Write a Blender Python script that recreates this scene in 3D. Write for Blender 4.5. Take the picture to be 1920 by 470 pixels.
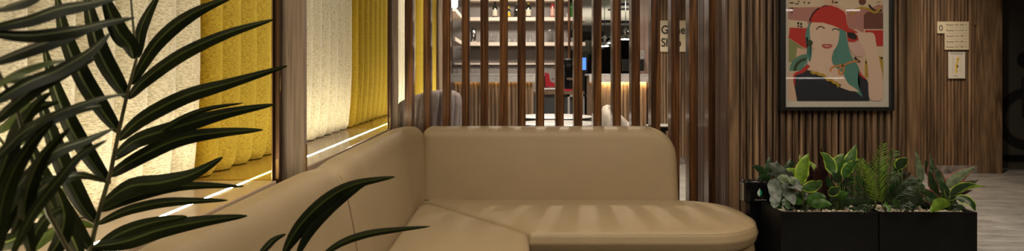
import bpy, bmesh, math, random
from mathutils import Vector, Matrix
R = math.radians
PI = math.pi
random.seed(7)
for o in list(bpy.data.objects):
    bpy.data.objects.remove(o, do_unlink=True)
SC = bpy.context.scene
COL = SC.collection

# ---------------------------------------------------------------- camera, world, exposure
F = 1200.0            # focal length in pixels of the 1920-wide frame
EYE = 1.1
VX, VY = 960.0, 136.0  # vanishing point of the room's depth lines
cam_d = bpy.data.cameras.new('camera')
cam = bpy.data.objects.new('camera', cam_d)
COL.objects.link(cam)
cam.location = (0, 0, EYE)
cam.rotation_euler = (R(90), 0, 0)
cam_d.sensor_width = 36.0
cam_d.lens = F / 1920 * 36
cam_d.shift_y = -(235 - VY) / 1920
cam_d.clip_start = 0.05
cam_d.dof.use_dof = True
cam_d.dof.focus_distance = 2.0
cam_d.dof.aperture_fstop = 8.0
SC.camera = cam
SC.view_settings.view_transform = 'Standard'
SC.view_settings.look = 'None'
SC.view_settings.exposure = 0.0
SC.view_settings.gamma = 1.0
SC.view_settings.use_curve_mapping = False
W = bpy.data.worlds.new('world')
SC.world = W
W.use_nodes = True
W.node_tree.nodes['Background'].inputs[0].default_value = (1.0, 0.86, 0.68, 1)
W.node_tree.nodes['Background'].inputs[1].default_value = 0.05

def light(kind, name, loc, power, color=(1, .86, .68), size=.3, size_y=None, rot=(0, 0, 0), spot=70, blend=.5):
    d = bpy.data.lights.new(name, kind)
    d.energy = power
    d.color = color
    if kind == 'AREA':
        d.size = size
        if size_y:
            d.shape = 'RECTANGLE'; d.size_y = size_y
    else:
        d.shadow_soft_size = size
    if kind == 'SPOT':
        d.spot_size = R(spot); d.spot_blend = blend
    o = bpy.data.objects.new(name, d)
    o.location = loc
    o.rotation_euler = rot
    COL.objects.link(o)
    return o

WARM = (1, .80, .58)
NEUT = (1, .88, .74)
# recessed ceiling downlights plus added, unseen fill lights: over the seating, over the wall, behind the slats, over the bar
light('AREA', 'ceiling_fill', (0.5, 1.6, 2.57), 25, NEUT, 1.8, 1.8)  # added soft fill over the sofa, no luminous panel there
light('SPOT', 'overhead_spot', (0.25, 2.0, 2.56), 60, NEUT, .10, spot=120, blend=1)
light('SPOT', 'overhead_spot', (1.75, 2.35, 2.56), 40, (1, .85, .68), .08, spot=110, blend=1)
light('AREA', 'ceiling_fill', (2.2, .8, 2.57), 30, WARM, 1.2, 1.2)  # second added soft fill, towards the right
light('SPOT', 'overhead_spot', (0.95, 3.80, 2.3), 60, NEUT, .06, spot=60, blend=1, rot=(0, R(43), 0))  # added spot, tilted to brighten the grey tub chair
light('SPOT', 'slat_downlight', (0.55, 4.75, 2.56), 110, NEUT, .025, spot=100, blend=.6)
light('SPOT', 'slat_downlight', (1.25, 5.2, 2.56), 60, NEUT, .03, spot=110, blend=.6)
light('SPOT', 'overhead_spot', (-0.2, 5.4, 2.56), 130, NEUT, .08, spot=120, blend=1)
light('SPOT', 'overhead_spot', (2.6, 4.7, 2.56), 230, NEUT, .10, spot=120, blend=1)
light('SPOT', 'overhead_spot', (3.6, 6.0, 2.56), 60, WARM, .10, spot=130, blend=1)
light('SPOT', 'overhead_spot', (0.9, 6.9, 2.56), 200, NEUT, .08, spot=130, blend=1)
light('SPOT', 'overhead_spot', (0.4, 6.4, 2.5), 70, NEUT, .08, spot=90, blend=1, rot=(R(48), 0, 0))  # added spot, tilted to brighten the bar counter fronts
light('SPOT', 'far_wall_fill', (3.9, 5.6, 2.5), 130, (1, .84, .66), .08, spot=110, blend=1, rot=(R(40), 0, 0))  # added spot that brightens the far wall and its signs
light('AREA', 'bar_downlight', (0.1, 9.6, 2.55), 60, (1, .90, .78), 1.6, .5)
light('AREA', 'far_ceiling_fill', (2.4, 15.0, .6), 90, (1, .93, .80), 3, 3, rot=(PI, 0, 0))  # unseen light added low, facing up to brighten the far ceiling

def P(x, y, D):
    """point of the place seen at pixel x, y when it stands D metres in front of the eye"""
    return Vector(((x - VX) / F * D, D, EYE - (y - VY) / F * D))

# ---------------------------------------------------------------- materials
def _mat(name):
    m = bpy.data.materials.new(name)
    m.use_nodes = True
    nt = m.node_tree
    return m, nt, nt.nodes['Principled BSDF']

def plain(name, col, rough=.5, metal=0., emit=None, es=0., spec=.5, coat=0., trans=0., noise=0., ns=30, bump=0., bs=80):
    m, nt, b = _mat(name)
    b.inputs['Base Color'].default_value = (*col, 1)
    b.inputs['Roughness'].default_value = rough
    b.inputs['Metallic'].default_value = metal
    b.inputs['Specular IOR Level'].default_value = spec
    b.inputs['Coat Weight'].default_value = coat
    b.inputs['Transmission Weight'].default_value = trans
    if emit:
        b.inputs['Emission Color'].default_value = (*emit, 1)
        b.inputs['Emission Strength'].default_value = es
    N = nt.nodes; L = nt.links
    tc = N.new('ShaderNodeTexCoord')
    if noise:
        t = N.new('ShaderNodeTexNoise'); t.inputs['Scale'].default_value = ns; t.inputs['Detail'].default_value = 5
        r = N.new('ShaderNodeValToRGB')
        r.color_ramp.elements[0].position = .3; r.color_ramp.elements[1].position = .7
        r.color_ramp.elements[0].color = (*[c * (1 - noise) for c in col], 1)
        r.color_ramp.elements[1].color = (*[min(1, c * (1 + noise)) for c in col], 1)
        L.new(tc.outputs['Object'], t.inputs['Vector']); L.new(t.outputs[0], r.inputs[0])
        L.new(r.outputs[0], b.inputs['Base Color'])
    if bump:
        t = N.new('ShaderNodeTexNoise'); t.inputs['Scale'].default_value = bs; t.inputs['Detail'].default_value = 6
        p = N.new('ShaderNodeBump'); p.inputs['Strength'].default_value = bump; p.inputs['Distance'].default_value = .004
        L.new(tc.outputs['Object'], t.inputs['Vector']); L.new(t.outputs[0], p.inputs['Height'])
        L.new(p.outputs[0], b.inputs['Normal'])
    return m

def wood(name, c0, c1, c2, rough=.45, sx=26, sz=.9, coat=0., bump=.15, fine=90, rib=0.):
    """long grain running along z; broad tone bands plus fine streaks and cathedral figure; rib > 0 varies the tone from board to board"""
    m, nt, b = _mat(name)
    N = nt.nodes; L = nt.links
    tc = N.new('ShaderNodeTexCoord')
    mp = N.new('ShaderNodeMapping'); mp.inputs['Scale'].default_value = (sx, sx, sz)
    L.new(tc.outputs['Object'], mp.inputs[0])
    oi = N.new('ShaderNodeObjectInfo')
    ad = N.new('ShaderNodeVectorMath'); ad.operation = 'ADD'
    ml = N.new('ShaderNodeMath'); ml.operation = 'MULTIPLY'; ml.inputs[1].default_value = 37
    L.new(oi.outputs['Random'], ml.inputs[0]); L.new(mp.outputs[0], ad.inputs[0]); L.new(ml.outputs[0], ad.inputs[1])
    n1 = N.new('ShaderNodeTexNoise'); n1.inputs['Scale'].default_value = 1; n1.inputs['Detail'].default_value = 4
    n1.inputs['Distortion'].default_value = 1.2
    L.new(ad.outputs[0], n1.inputs['Vector'])
    mp2 = N.new('ShaderNodeMapping'); mp2.inputs['Scale'].default_value = (fine, fine, 1.6)
    L.new(tc.outputs['Object'], mp2.inputs[0])
    n2 = N.new('ShaderNodeTexNoise'); n2.inputs['Scale'].default_value = 2.2; n2.inputs['Detail'].default_value = 6
    L.new(mp2.outputs[0], n2.inputs['Vector'])
    mx = N.new('ShaderNodeMix'); mx.data_type = 'FLOAT'; mx.inputs[0].default_value = .38
    L.new(n1.outputs[0], mx.inputs[2]); L.new(n2.outputs[0], mx.inputs[3])
    r = N.new('ShaderNodeValToRGB')
    e = r.color_ramp.elements
    e[0].position = .39; e[0].color = (*c0, 1)
    e[1].position = .62; e[1].color = (*c2, 1)
    k = e.new(.5); k.color = (*c1, 1)
    L.new(mx.outputs[0], r.inputs[0])
    out = r.outputs[0]
    if rib:
        sp = N.new('ShaderNodeSeparateXYZ'); L.new(tc.outputs['Object'], sp.inputs[0])
        dv = N.new('ShaderNodeMath'); dv.operation = 'DIVIDE'; dv.inputs[1].default_value = rib
        L.new(sp.outputs['X'], dv.inputs[0])
        fl = N.new('ShaderNodeMath'); fl.operation = 'FLOOR'; L.new(dv.outputs[0], fl.inputs[0])
        wn = N.new('ShaderNodeTexWhiteNoise'); wn.noise_dimensions = '1D'; L.new(fl.outputs[0], wn.inputs['W'])
        mr = N.new('ShaderNodeMapRange'); mr.inputs[3].default_value = .58; mr.inputs[4].default_value = 1.36
        L.new(wn.outputs[0], mr.inputs[0])
        hs = N.new('ShaderNodeHueSaturation'); L.new(mr.outputs[0], hs.inputs['Value']); L.new(out, hs.inputs['Color'])
        out = hs.outputs[0]
    L.new(out, b.inputs['Base Color'])
    b.inputs['Roughness'].default_value = rough
    b.inputs['Coat Weight'].default_value = coat
    b.inputs['Coat Roughness'].default_value = .12
    if bump:
        p = N.new('ShaderNodeBump'); p.inputs['Strength'].default_value = bump; p.inputs['Distance'].default_value = .002
        L.new(n2.outputs[0], p.inputs['Height']); L.new(p.outputs[0], b.inputs['Normal'])
    return m

def woven(name, col, dark, sy=190, sz=420, contrast=1.):
    """coarse boucle weave: short horizontal flecks"""
    m, nt, b = _mat(name)
    N = nt.nodes; L = nt.links
    tc = N.new('ShaderNodeTexCoord')
    mp = N.new('ShaderNodeMapping'); mp.inputs['Scale'].default_value = (sy, sy, sz)
    L.new(tc.outputs['Object'], mp.inputs[0])
    n = N.new('ShaderNodeTexNoise'); n.inputs['Scale'].default_value = .45; n.inputs['Detail'].default_value = 3
    L.new(mp.outputs[0], n.inputs['Vector'])
    r = N.new('ShaderNodeValToRGB')
    r.color_ramp.elements[0].position = .36; r.color_ramp.elements[0].color = (*dark, 1)
    r.color_ramp.elements[1].position = .58; r.color_ramp.elements[1].color = (*col, 1)
    L.new(n.outputs[0], r.inputs[0]); L.new(r.outputs[0], b.inputs['Base Color'])
    b.inputs['Roughness'].default_value = .95
    b.inputs['Sheen Weight'].default_value = .7
    b.inputs['Sheen Roughness'].default_value = .4
    b.inputs['Specular IOR Level'].default_value = .1
    p = N.new('ShaderNodeBump'); p.inputs['Strength'].default_value = .6 * contrast; p.inputs['Distance'].default_value = .003
    L.new(n.outputs[0], p.inputs['Height']); L.new(p.outputs[0], b.inputs['Normal'])
    return m

def stone(name, a, bcol, scale=2.5, rough=.35):
    m, nt, b = _mat(name)
    N = nt.nodes; L = nt.links
    tc = N.new('ShaderNodeTexCoord')
    mp = N.new('ShaderNodeMapping'); mp.inputs['Scale'].default_value = (1, 2.6, 1)
    L.new(tc.outputs['Object'], mp.inputs[0])
    n = N.new('ShaderNodeTexNoise'); n.inputs['Scale'].default_value = scale; n.inputs['Detail'].default_value = 9
    n.inputs['Distortion'].default_value = .8; n.inputs['Roughness'].default_value = .65
    L.new(mp.outputs[0], n.inputs['Vector'])
    r = N.new('ShaderNodeValToRGB')
    r.color_ramp.elements[0].position = .34; r.color_ramp.elements[0].color = (*a, 1)
    r.color_ramp.elements[1].position = .66; r.color_ramp.elements[1].color = (*bcol, 1)
    L.new(n.outputs[0], r.inputs[0]); L.new(r.outputs[0], b.inputs['Base Color'])
    b.inputs['Roughness'].default_value = rough
    return m

M = {}
M['slat'] = wood('walnut_slat', (.024, .009, .003), (.080, .032, .011), (.22, .095, .030), rough=.30, sx=24, sz=.8, coat=.45, fine=70)
M['flute'] = wood('walnut_flutes', (.036, .020, .010), (.140, .086, .050), (.31, .20, .118), rough=.5, sx=30, sz=1.1, fine=60, rib=.0345)
M['flute_fine'] = wood('fine_walnut_flutes', (.085, .045, .022), (.18, .105, .054), (.30, .185, .100), rough=.5, sx=26, sz=1.0, fine=60, rib=.0375)
M['flute_side'] = wood('side_flutes', (.10, .065, .052), (.17, .115, .095), (.25, .18, .155), rough=.38, sx=20, sz=.5, coat=.3, fine=60)
M['board'] = wood('walnut_board', (.075, .043, .022), (.165, .10, .052), (.27, .17, .090), rough=.45, sx=12, sz=1.4, fine=50)
M['bar_flute'] = wood('bar_flutes', (.12, .07, .04), (.24, .155, .09), (.36, .25, .16), rough=.5, sx=22, sz=.7, fine=60)
M['pinkwood'] = wood('pale_walnut', (.30, .19, .14), (.40, .27, .21), (.48, .34, .27), rough=.25, sx=10, sz=.6)
M['tabletopwood'] = wood('desk_wood', (.14, .085, .055), (.20, .13, .09), (.27, .18, .12), rough=.4)
M['leather'] = plain('tan_leather', (.330, .247, .140), .5, spec=.4, noise=.05, ns=5, bump=.22, bs=140)
M['seam'] = plain('seam_piping', (.27, .185, .10), .55)
M['cream'] = woven('cream_boucle', (.78, .74, .56), (.46, .40, .26), 210, 900)
M['brassmirror'] = plain('brass_mirror', (.74, .585, .115), .015, 1.0)
M['brass'] = plain('polished_brass', (.60, .42, .20), .35, 1.0)
M['footbrass'] = plain('dull_brass', (.30, .20, .09), .5, .9)
M['bronze'] = plain('dark_bronze', (.10, .058, .035), .3, .8)
M['postwood'] = wood('taupe_grain', (.175, .128, .095), (.25, .19, .145), (.34, .26, .20), rough=.6, sx=60, sz=2.4, fine=220, bump=.4)
M['ledge'] = plain('taupe_lacquer', (.44, .33, .23), .17, spec=.6, coat=.4, noise=.05, ns=3)
M['led'] = plain('led_strip', (1, .9, .7), .4, emit=(1, .86, .58), es=125)
M['ledtop'] = plain('led_strip_head', (1, .9, .7), .4, emit=(1, .86, .58), es=40)
M['ledwarm'] = plain('led_amber', (1, .7, .3), .4, emit=(1, .66, .26), es=12)
M['ledbar'] = plain('led_bar', (1, .9, .7), .4, emit=(1, .74, .36), es=190)
M['black'] = plain('black_satin', (.007, .007, .008), .45, noise=.3, ns=8)
M['gloss'] = plain('black_gloss', (.005, .005, .006), .12, spec=.35, noise=.1, ns=4)
M['planter'] = plain('planter_black', (.0045, .005, .006), .42, spec=.3, noise=.3, ns=14, bump=.1, bs=25)
M['chrome'] = plain('chrome', (.8, .8, .8), .12, 1.0)
M['floor'] = stone('floor_stone', (.18, .168, .150), (.37, .35, .315), 3.2, .38)
M['skirt'] = stone('grey_marble', (.10, .085, .075), (.34, .30, .27), 9, .2)
M['counter'] = stone('counter_stone', (.46, .43, .41), (.62, .59, .56), 14, .25)
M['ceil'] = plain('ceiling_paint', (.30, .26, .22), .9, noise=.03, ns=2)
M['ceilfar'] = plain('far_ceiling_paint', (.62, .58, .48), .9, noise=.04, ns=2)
M['darkwall'] = plain('dark_wall', (.055, .047, .04), .8, noise=.1, ns=3)
M['greywall'] = plain('grey_panel', (.27, .24, .22), .45, noise=.04, ns=4)
M['shelf'] = plain('shelf_oak', (.74, .62, .50), .5, noise=.05, ns=10)
M['white'] = plain('white_laminate', (.50, .49, .47), .28, noise=.03, ns=10)
M['chairgrey'] = plain('mauve_grey_fabric', (.33, .28, .26), .7, noise=.15, ns=40, bump=.3, bs=200)
M['chairwhite'] = plain('cream_chair_fabric', (.42, .37, .31), .7, noise=.1, ns=40, bump=.3, bs=200)
M['glassy'] = plain('clear_glass', (.95, .97, .97), .03, trans=1.0)
M['wineglass'] = plain('dark_bottle_glass', (.012, .014, .010), .08, coat=.5)
M['greenglass'] = plain('green_bottle_glass', (.10, .42, .08), .1, coat=.5)
M['redglass'] = plain('red_bottle', (.42, .06, .05), .15, coat=.5)
M['label'] = plain('bottle_label', (.75, .66, .50), .6)
M['yellow'] = plain('yellow_label', (.75, .50, .03), .5)
M['red'] = plain('red_plastic', (.55, .02, .04), .35)
M['screen'] = plain('lit_screen', (.02, .05, .2), .2, emit=(.12, .35, 1.0), es=1.1)
M['sign'] = plain('cream_sign', (.72, .62, .44), .5)
M['ink'] = plain('sign_ink', (.03, .028, .022), .6)
M['inkgrey'] = plain('grey_ink', (.33, .30, .24), .6)
M['paper'] = plain('sign_paper', (.74, .68, .58), .45)
M['pebble'] = plain('pebble', (.78, .70, .56), .7, noise=.3, ns=60)
M['soil'] = plain('soil', (.03, .022, .015), .9, bump=.5)
M['doorblack'] = plain('door_black', (.050, .045, .038), .6)
M['doorink'] = plain('door_symbol', (.002, .002, .002), .7)
M['drop1'] = plain('drop_green', (.02, .30, .16), .4)
M['drop2'] = plain('drop_pale', (.65, .80, .72), .4)
M['lampwhite'] = plain('lamp_glow', (1, 1, 1), .4, emit=(1, .9, .75), es=8)
M['tube'] = plain('tube_glow', (1, 1, 1), .4, emit=(1, .95, .85), es=6)

def leafmat(name, a, b2, rough=.35, veins=22, spec=.5, trans=.0):
    m, nt, b = _mat(name)
    N = nt.nodes; L = nt.links
    tc = N.new('ShaderNodeTexCoord')
    n = N.new('ShaderNodeTexNoise'); n.inputs['Scale'].default_value = veins; n.inputs['Detail'].default_value = 4
    L.new(tc.outputs['Object'], n.inputs['Vector'])
    r = N.new('ShaderNodeValToRGB')
    r.color_ramp.elements[0].position = .38; r.color_ramp.elements[0].color = (*a, 1)
    r.color_ramp.elements[1].position = .62; r.color_ramp.elements[1].color = (*b2, 1)
    L.new(n.outputs[0], r.inputs[0]); L.new(r.outputs[0], b.inputs['Base Color'])
    b.inputs['Roughness'].default_value = rough
    b.inputs['Specular IOR Level'].default_value = spec
    return m
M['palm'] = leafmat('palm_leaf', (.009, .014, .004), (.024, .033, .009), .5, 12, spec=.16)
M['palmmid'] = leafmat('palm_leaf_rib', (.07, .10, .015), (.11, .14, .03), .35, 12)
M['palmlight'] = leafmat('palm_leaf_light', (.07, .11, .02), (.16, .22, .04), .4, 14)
M['palmstem'] = leafmat('palm_stem', (.05, .05, .015), (.12, .11, .04), .5, 20)
M['greyleaf'] = leafmat('grey_green_leaf', (.05, .068, .055), (.14, .165, .135), .55, 45)
M['greenleaf'] = leafmat('mid_green_leaf', (.018, .062, .008), (.05, .13, .018), .4, 40)
M['limeedge'] = leafmat('lime_leaf_edge', (.20, .30, .02), (.34, .45, .04), .4, 30)
M['brightleaf'] = leafmat('bright_green_leaf', (.075, .15, .010), (.14, .24, .02), .45, 40)
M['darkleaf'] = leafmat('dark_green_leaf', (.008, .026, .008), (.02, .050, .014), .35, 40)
M['maroon'] = leafmat('maroon_leaf', (.012, .004, .004), (.030, .009, .009), .35, 40)
M['rededge'] = leafmat('red_leaf_edge', (.16, .035, .035), (.26, .08, .07), .5, 30)
M['palegreen'] = leafmat('pale_sage_leaf', (.07, .105, .05), (.14, .18, .095), .5, 50)
M['stripeleaf'] = leafmat('striped_leaf', (.016, .045, .016), (.085, .12, .06), .45, 70)
M['stalk'] = leafmat('green_stalk', (.08, .14, .02), (.14, .20, .04), .5, 40)

# ---------------------------------------------------------------- mesh builder
class MB:
    def __init__(s):
        s.v = []; s.f = []; s.m = []
    def add(s, vs, fs, mi=0):
        o = len(s.v)
        s.v += [Vector(p) for p in vs]
        s.f += [[i + o for i in f] for f in fs]
        s.m += [mi] * len(fs)
        return s
    def box(s, x0, x1, y0, y1, z0, z1, mi=0, bev=0.):
        if bev <= 0:
            vs = [(x, y, z) for x in (x0, x1) for y in (y0, y1) for z in (z0, z1)]
            fs = [(0, 1, 3, 2), (4, 6, 7, 5), (0, 4, 5, 1), (2, 3, 7, 6), (0, 2, 6, 4), (1, 5, 7, 3)]
            return s.add(vs, fs, mi)
        bm = bmesh.new()
        bmesh.ops.create_cube(bm, size=1)
        for v in bm.verts:
            v.co = Vector(((x0 + x1) / 2 + v.co.x * (x1 - x0), (y0 + y1) / 2 + v.co.y * (y1 - y0), (z0 + z1) / 2 + v.co.z * (z1 - z0)))
        bmesh.ops.bevel(bm, geom=bm.edges[:], offset=bev, segments=3, affect='EDGES', profile=.5)
        bm.verts.index_update()
        s.add([v.co.copy() for v in bm.verts], [[v.index for v in f.verts] for f in bm.faces], mi)
        bm.free()
        return s
    def prism(s, pts, lift, mi=0):
        """pts: list of 3-D points of a planar outline; lift: vector of the thickness"""
        n = len(pts); lift = Vector(lift)
        a = [Vector(p) for p in pts]; b = [p + lift for p in a]
        fs = [list(range(n))[::-1], list(range(n, 2 * n))]
        fs += [(i, (i + 1) % n, n + (i + 1) % n, n + i) for i in range(n)]
        return s.add(a + b, fs, mi)
    def tube(s, pts, r, seg=8, mi=0, caps=True):
        pts = [Vector(p) for p in pts]
        rs = r if isinstance(r, (list, tuple)) else [r] * len(pts)
        rings = []
        for i, p in enumerate(pts):
            t = (pts[min(i + 1, len(pts) - 1)] - pts[max(i - 1, 0)]).normalized()
            up = Vector((0, 0, 1)) if abs(t.z) < .9 else Vector((1, 0, 0))
            a = t.cross(up).normalized(); b = t.cross(a).normalized()
            rings.append([p + (a * math.cos(2 * PI * k / seg) + b * math.sin(2 * PI * k / seg)) * rs[i] for k in range(seg)])
        vs = [q for ring in rings for q in ring]
        fs = [(i * seg + k, i * seg + (k + 1) % seg, (i + 1) * seg + (k + 1) % seg, (i + 1) * seg + k) for i in range(len(pts) - 1) for k in range(seg)]
        if caps:
            fs += [list(range(seg))[::-1], [(len(pts) - 1) * seg + k for k in range(seg)]]
        return s.add(vs, fs, mi)
    def lathe(s, c, prof, seg=24, mi=0):
        """prof: (radius, z) pairs from bottom to top"""
        c = Vector(c)
        vs = [c + Vector((r * math.cos(2 * PI * k / seg), r * math.sin(2 * PI * k / seg), z)) for r, z in prof for k in range(seg)]
        n = len(prof)
        fs = [(i * seg + k, i * seg + (k + 1) % seg, (i + 1) * seg + (k + 1) % seg, (i + 1) * seg + k) for i in range(n - 1) for k in range(seg)]
        fs += [list(range(seg))[::-1], [(n - 1) * seg + k for k in range(seg)]]
        return s.add(vs, fs, mi)
    def grid(s, rows, mi=0, mif=None):
        n = len(rows); m = len(rows[0])
        o = len(s.v)
        s.v += [Vector(p) for r in rows for p in r]
        for i in range(n - 1):
            for j in range(m - 1):
                s.f.append([o + i * m + j, o + i * m + j + 1, o + (i + 1) * m + j + 1, o + (i + 1) * m + j])
                s.m.append(mif(i, j) if mif else mi)
        return s
    def pillow(s, outline, w0, w1, r, bulge, fn, side=0., seg=5, mi=0, step=.04):
        """a soft slab: outline in (u, v), thickness w0..w1, rounded rims of radius r, crowned top; fn maps (u, v, w) to the place"""
        pts = resample(outline, step)
        n = len(pts)
        c = sum((Vector(p) for p in pts), Vector((0, 0))) / n
        nor = []
        for i in range(n):
            t = (pts[(i + 1) % n] - pts[i - 1]).normalized()
            nor.append(Vector((t.y, -t.x)))
        rings = []
        def inset(d, w):
            rings.append([(pts[i] - nor[i] * d, w) for i in range(n)])
        for k in range(seg + 1):
            a = k / seg * PI / 2
            inset(r * (1 - math.sin(a)), w0 + r * (1 - math.cos(a)))
        for k in (1, 2, 3):
            t = k / 4
            inset(-side * math.sin(PI * t), w0 + r + (w1 - w0 - 2 * r) * t)
        for k in range(seg + 1):
            a = k / seg * PI / 2
            inset(r * (1 - math.cos(a)), w1 - r * (1 - math.sin(a)))
        base = [p for p, w in rings[-1]]
        us = [p.x for p in base]; vs_ = [p.y for p in base]
        def dome(p):
            U = (p.x - (min(us) + max(us)) / 2) / ((max(us) - min(us)) / 2); V = (p.y - (min(vs_) + max(vs_)) / 2) / ((max(vs_) - min(vs_)) / 2)
            return bulge * max(0, 1 - abs(U) ** 4) * max(0, 1 - V * V)
        for t in (.93, .82, .66, .48, .3, .12):
            rings.append([(c + (p - c) * t, w1 + dome(c + (p - c) * t) * (1 - t ** 8)) for p in base])
        vs = [fn(p.x, p.y, w) for ring in rings for p, w in ring]
        fs = [(i * n + k, i * n + (k + 1) % n, (i + 1) * n + (k + 1) % n, (i + 1) * n + k) for i in range(len(rings) - 1) for k in range(n)]
        ce = len(vs); lo = (len(rings) - 1) * n
        vs.append(fn(c.x, c.y, w1 + dome(c)))
        fs += [list(range(n))[::-1]] + [(lo + k, lo + (k + 1) % n, ce) for k in range(n)]
        return s.add(vs, fs, mi)
    def build(s, name, mats, parent=None, smooth=False, origin=None, angle=40):
        me = bpy.data.meshes.new(name)
        if parent is not None:
            o = parent
            off = Vector((0, 0, 0))
            while o is not None:
                off += Vector(o.location); o = o.parent
        else:
            off = Vector(origin) if origin is not None else Vector((0, 0, 0))
        me.from_pydata([tuple(p - off) for p in s.v], [], s.f)
        for m in (mats if isinstance(mats, (list, tuple)) else [mats]):
            me.materials.append(m)
        me.polygons.foreach_set('material_index', s.m)
        bm = bmesh.new(); bm.from_mesh(me)
        bmesh.ops.recalc_face_normals(bm, faces=bm.faces[:])
        bm.to_mesh(me); bm.free()
        if smooth:
            for p in me.polygons: p.use_smooth = True
            try: me.set_sharp_from_angle(angle=R(angle))
            except Exception: pass
        me.update()
        ob = bpy.data.objects.new(name, me)
        COL.objects.link(ob)
        if parent is not None: ob.parent = parent
        else: ob.location = off
        return ob

def resample(pts, step):
    out = []
    n = len(pts)
    for i in range(n):
        a = Vector(pts[i]); b = Vector(pts[(i + 1) % n])
        k = max(1, int(round((b - a).length / step)))
        out += [a + (b - a) * (j / k) for j in range(k)]
    return out

def rpoly(pts, rads, seg=8):
    """counter-clockwise polygon with rounded corners"""
    out = []
    n = len(pts)
    for i in range(n):
        p = Vector(pts[i]); r = rads[i]
        a = (Vector(pts[i - 1]) - p).normalized(); b = (Vector(pts[(i + 1) % n]) - p).normalized()
        if r <= 0:
            out.append(p); continue
        th = a.angle(b)
        d = r / math.tan(th / 2)
        c = p + (a + b).normalized() * (r / math.sin(th / 2))
        s0 = p + a * d - c; s1 = p + b * d - c
        a0 = math.atan2(s0.y, s0.x); a1 = math.atan2(s1.y, s1.x)
        dd = (a1 - a0 + PI) % (2 * PI) - PI
        for k in range(seg + 1):
            t = a0 + dd * k / seg
            out.append(c + Vector((math.cos(t), math.sin(t))) * r)
    return out

def tag(o, label=None, cat=None, group=None, kind=None):
    if label: o['label'] = label
    if cat: o['category'] = cat
    if group: o['group'] = group
    if kind: o['kind'] = kind
    return o
def empty(name, loc, label, cat, group=None):
    o = bpy.data.objects.new(name, None)
    COL.objects.link(o)
    o.location = loc
    o.empty_display_size = .1
    return tag(o, label, cat, group)
def struct(mb, name, m, **k):
    o = mb.build(name, m, **k)
    o['kind'] = 'structure'
    return o
def copy_tree(o, parent=None):
    c = o.copy(); COL.objects.link(c); c.parent = parent
    for ch in list(o.children): copy_tree(ch, c)
    return c
def text_part(name, s, loc, size, m, parent=None, rot=(R(90), 0, 0), ext=.0006, align='LEFT', bold=0.):
    cu = bpy.data.curves.new(name, 'FONT')
    cu.body = s; cu.size = size; cu.extrude = ext; cu.align_x = align; cu.offset = bold
    t = bpy.data.objects.new(name, cu)
    COL.objects.link(t)
    bpy.context.view_layer.update()
    me = bpy.data.meshes.new_from_object(t.evaluated_get(bpy.context.evaluated_depsgraph_get()))
    bpy.data.objects.remove(t, do_unlink=True)
    o = bpy.data.objects.new(name, me)
    me.materials.clear(); me.materials.append(m)
    COL.objects.link(o)
    off = Vector((0, 0, 0)); q = parent
    while q is not None:
        off += Vector(q.location); q = q.parent
    o.location = Vector(loc) - off
    o.rotation_euler = rot
    if parent is not None: o.parent = parent
    return o

# ================================================================ the setting
struct(MB().box(-1.15, 8, -4, 19.5, -.1, 0), 'floor', M['floor'])
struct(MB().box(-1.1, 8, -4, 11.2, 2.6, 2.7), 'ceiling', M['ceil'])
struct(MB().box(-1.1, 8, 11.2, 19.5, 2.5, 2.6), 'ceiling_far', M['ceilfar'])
struct(MB().box(-1.25, -1.06, -4, 19.5, 0, 2.7), 'wall_left', M['darkwall'])
struct(MB().box(-1.1, 8, -4.2, -4, 0, 2.7), 'wall_front', M['ceil'])
struct(MB().box(8, 8.2, -4, 19.5, 0, 2.7), 'wall_right', M['ceil'])
struct(MB().box(-1.1, 8, 19.0, 19.2, 0, 2.6), 'wall_far', M['darkwall'])

def flutes_front(mb, x0, x1, y, z0, z1, pitch, w, d):
    """half-round battens on a backing board, facing the eye"""
    n = int((x1 - x0) / pitch)
    for i in range(n):
        c = x0 + (i + .5) * pitch
        prof = [(-w / 2, 0), (-w / 2, -d * .75), (-w * .40, -d * .94), (0, -d), (w * .40, -d * .94), (w / 2, -d * .75), (w / 2, 0)]
        rows = [[(c + a, y + b, z0) for a, b in prof], [(c + a, y + b, z1) for a, b in prof]]
        mb.grid(rows)

# fluted wall carrying the picture, with its own depth and its ribbed end towards the slats
FW_Y = 3.353; FW_X = 1.14
fw_r = (1724 - VX) / F * FW_Y
mb = MB()
mb.box(FW_X + .01, fw_r - .06, FW_Y + .022, 3.95, 0, 2.6)
flutes_front(mb, FW_X + .055, fw_r - .065, FW_Y + .022, 0, 2.6, .0345, .025, .024)
struct(mb, 'wall_walnut', M['flute'], smooth=True, angle=50)
mb = MB()
mb.box(FW_X, FW_X + .05, FW_Y, FW_Y + .03, 0, 2.6, bev=.003)
mb.box(fw_r - .062, fw_r, FW_Y, 3.95, 0, 2.6, bev=.003)
struct(mb, 'trim_1', M['board'])
mb = MB()
for i in range(20):
    y = FW_Y + .035 + i * .0295
    mb.box(FW_X - .012, FW_X + .01, y, y + .019, 0, 2.6, bev=.002)
mb.box(FW_X - .002, FW_X + .01, FW_Y + .03, 3.95, 0, 2.6)
struct(mb, 'wall_ribbed_end', M['flute_side'])
# far wall with the room signs
FY = 7.0
x0 = (1722 - VX) / F * FY; x1 = (1832 - VX) / F * FY; x2 = (1877 - VX) / F * FY
mb = MB()
mb.box(3.6, x1, FY + .014, FY + .3, 0, 2.6)
flutes_front(mb, x0 - .5, x1, FY + .014, .07, 2.6, .0375, .028, .016)
struct(mb, 'wall_back', M['flute_fine'], smooth=True, angle=50)
mb = MB().box(x1, x2, FY - .02, FY + .3, 0, 2.6, bev=.004)
mb.box(x1 - .06, x1 - .012, FY - .008, FY + .02, 1.62, 2.6, bev=.002)
struct(mb, 'trim_2', M['board'])
struct(MB().box(x0 - .6, x1 - .002, FY - .012, FY + .012, 0, .085, bev=.003), 'baseboard_back', M['skirt'])
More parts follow.
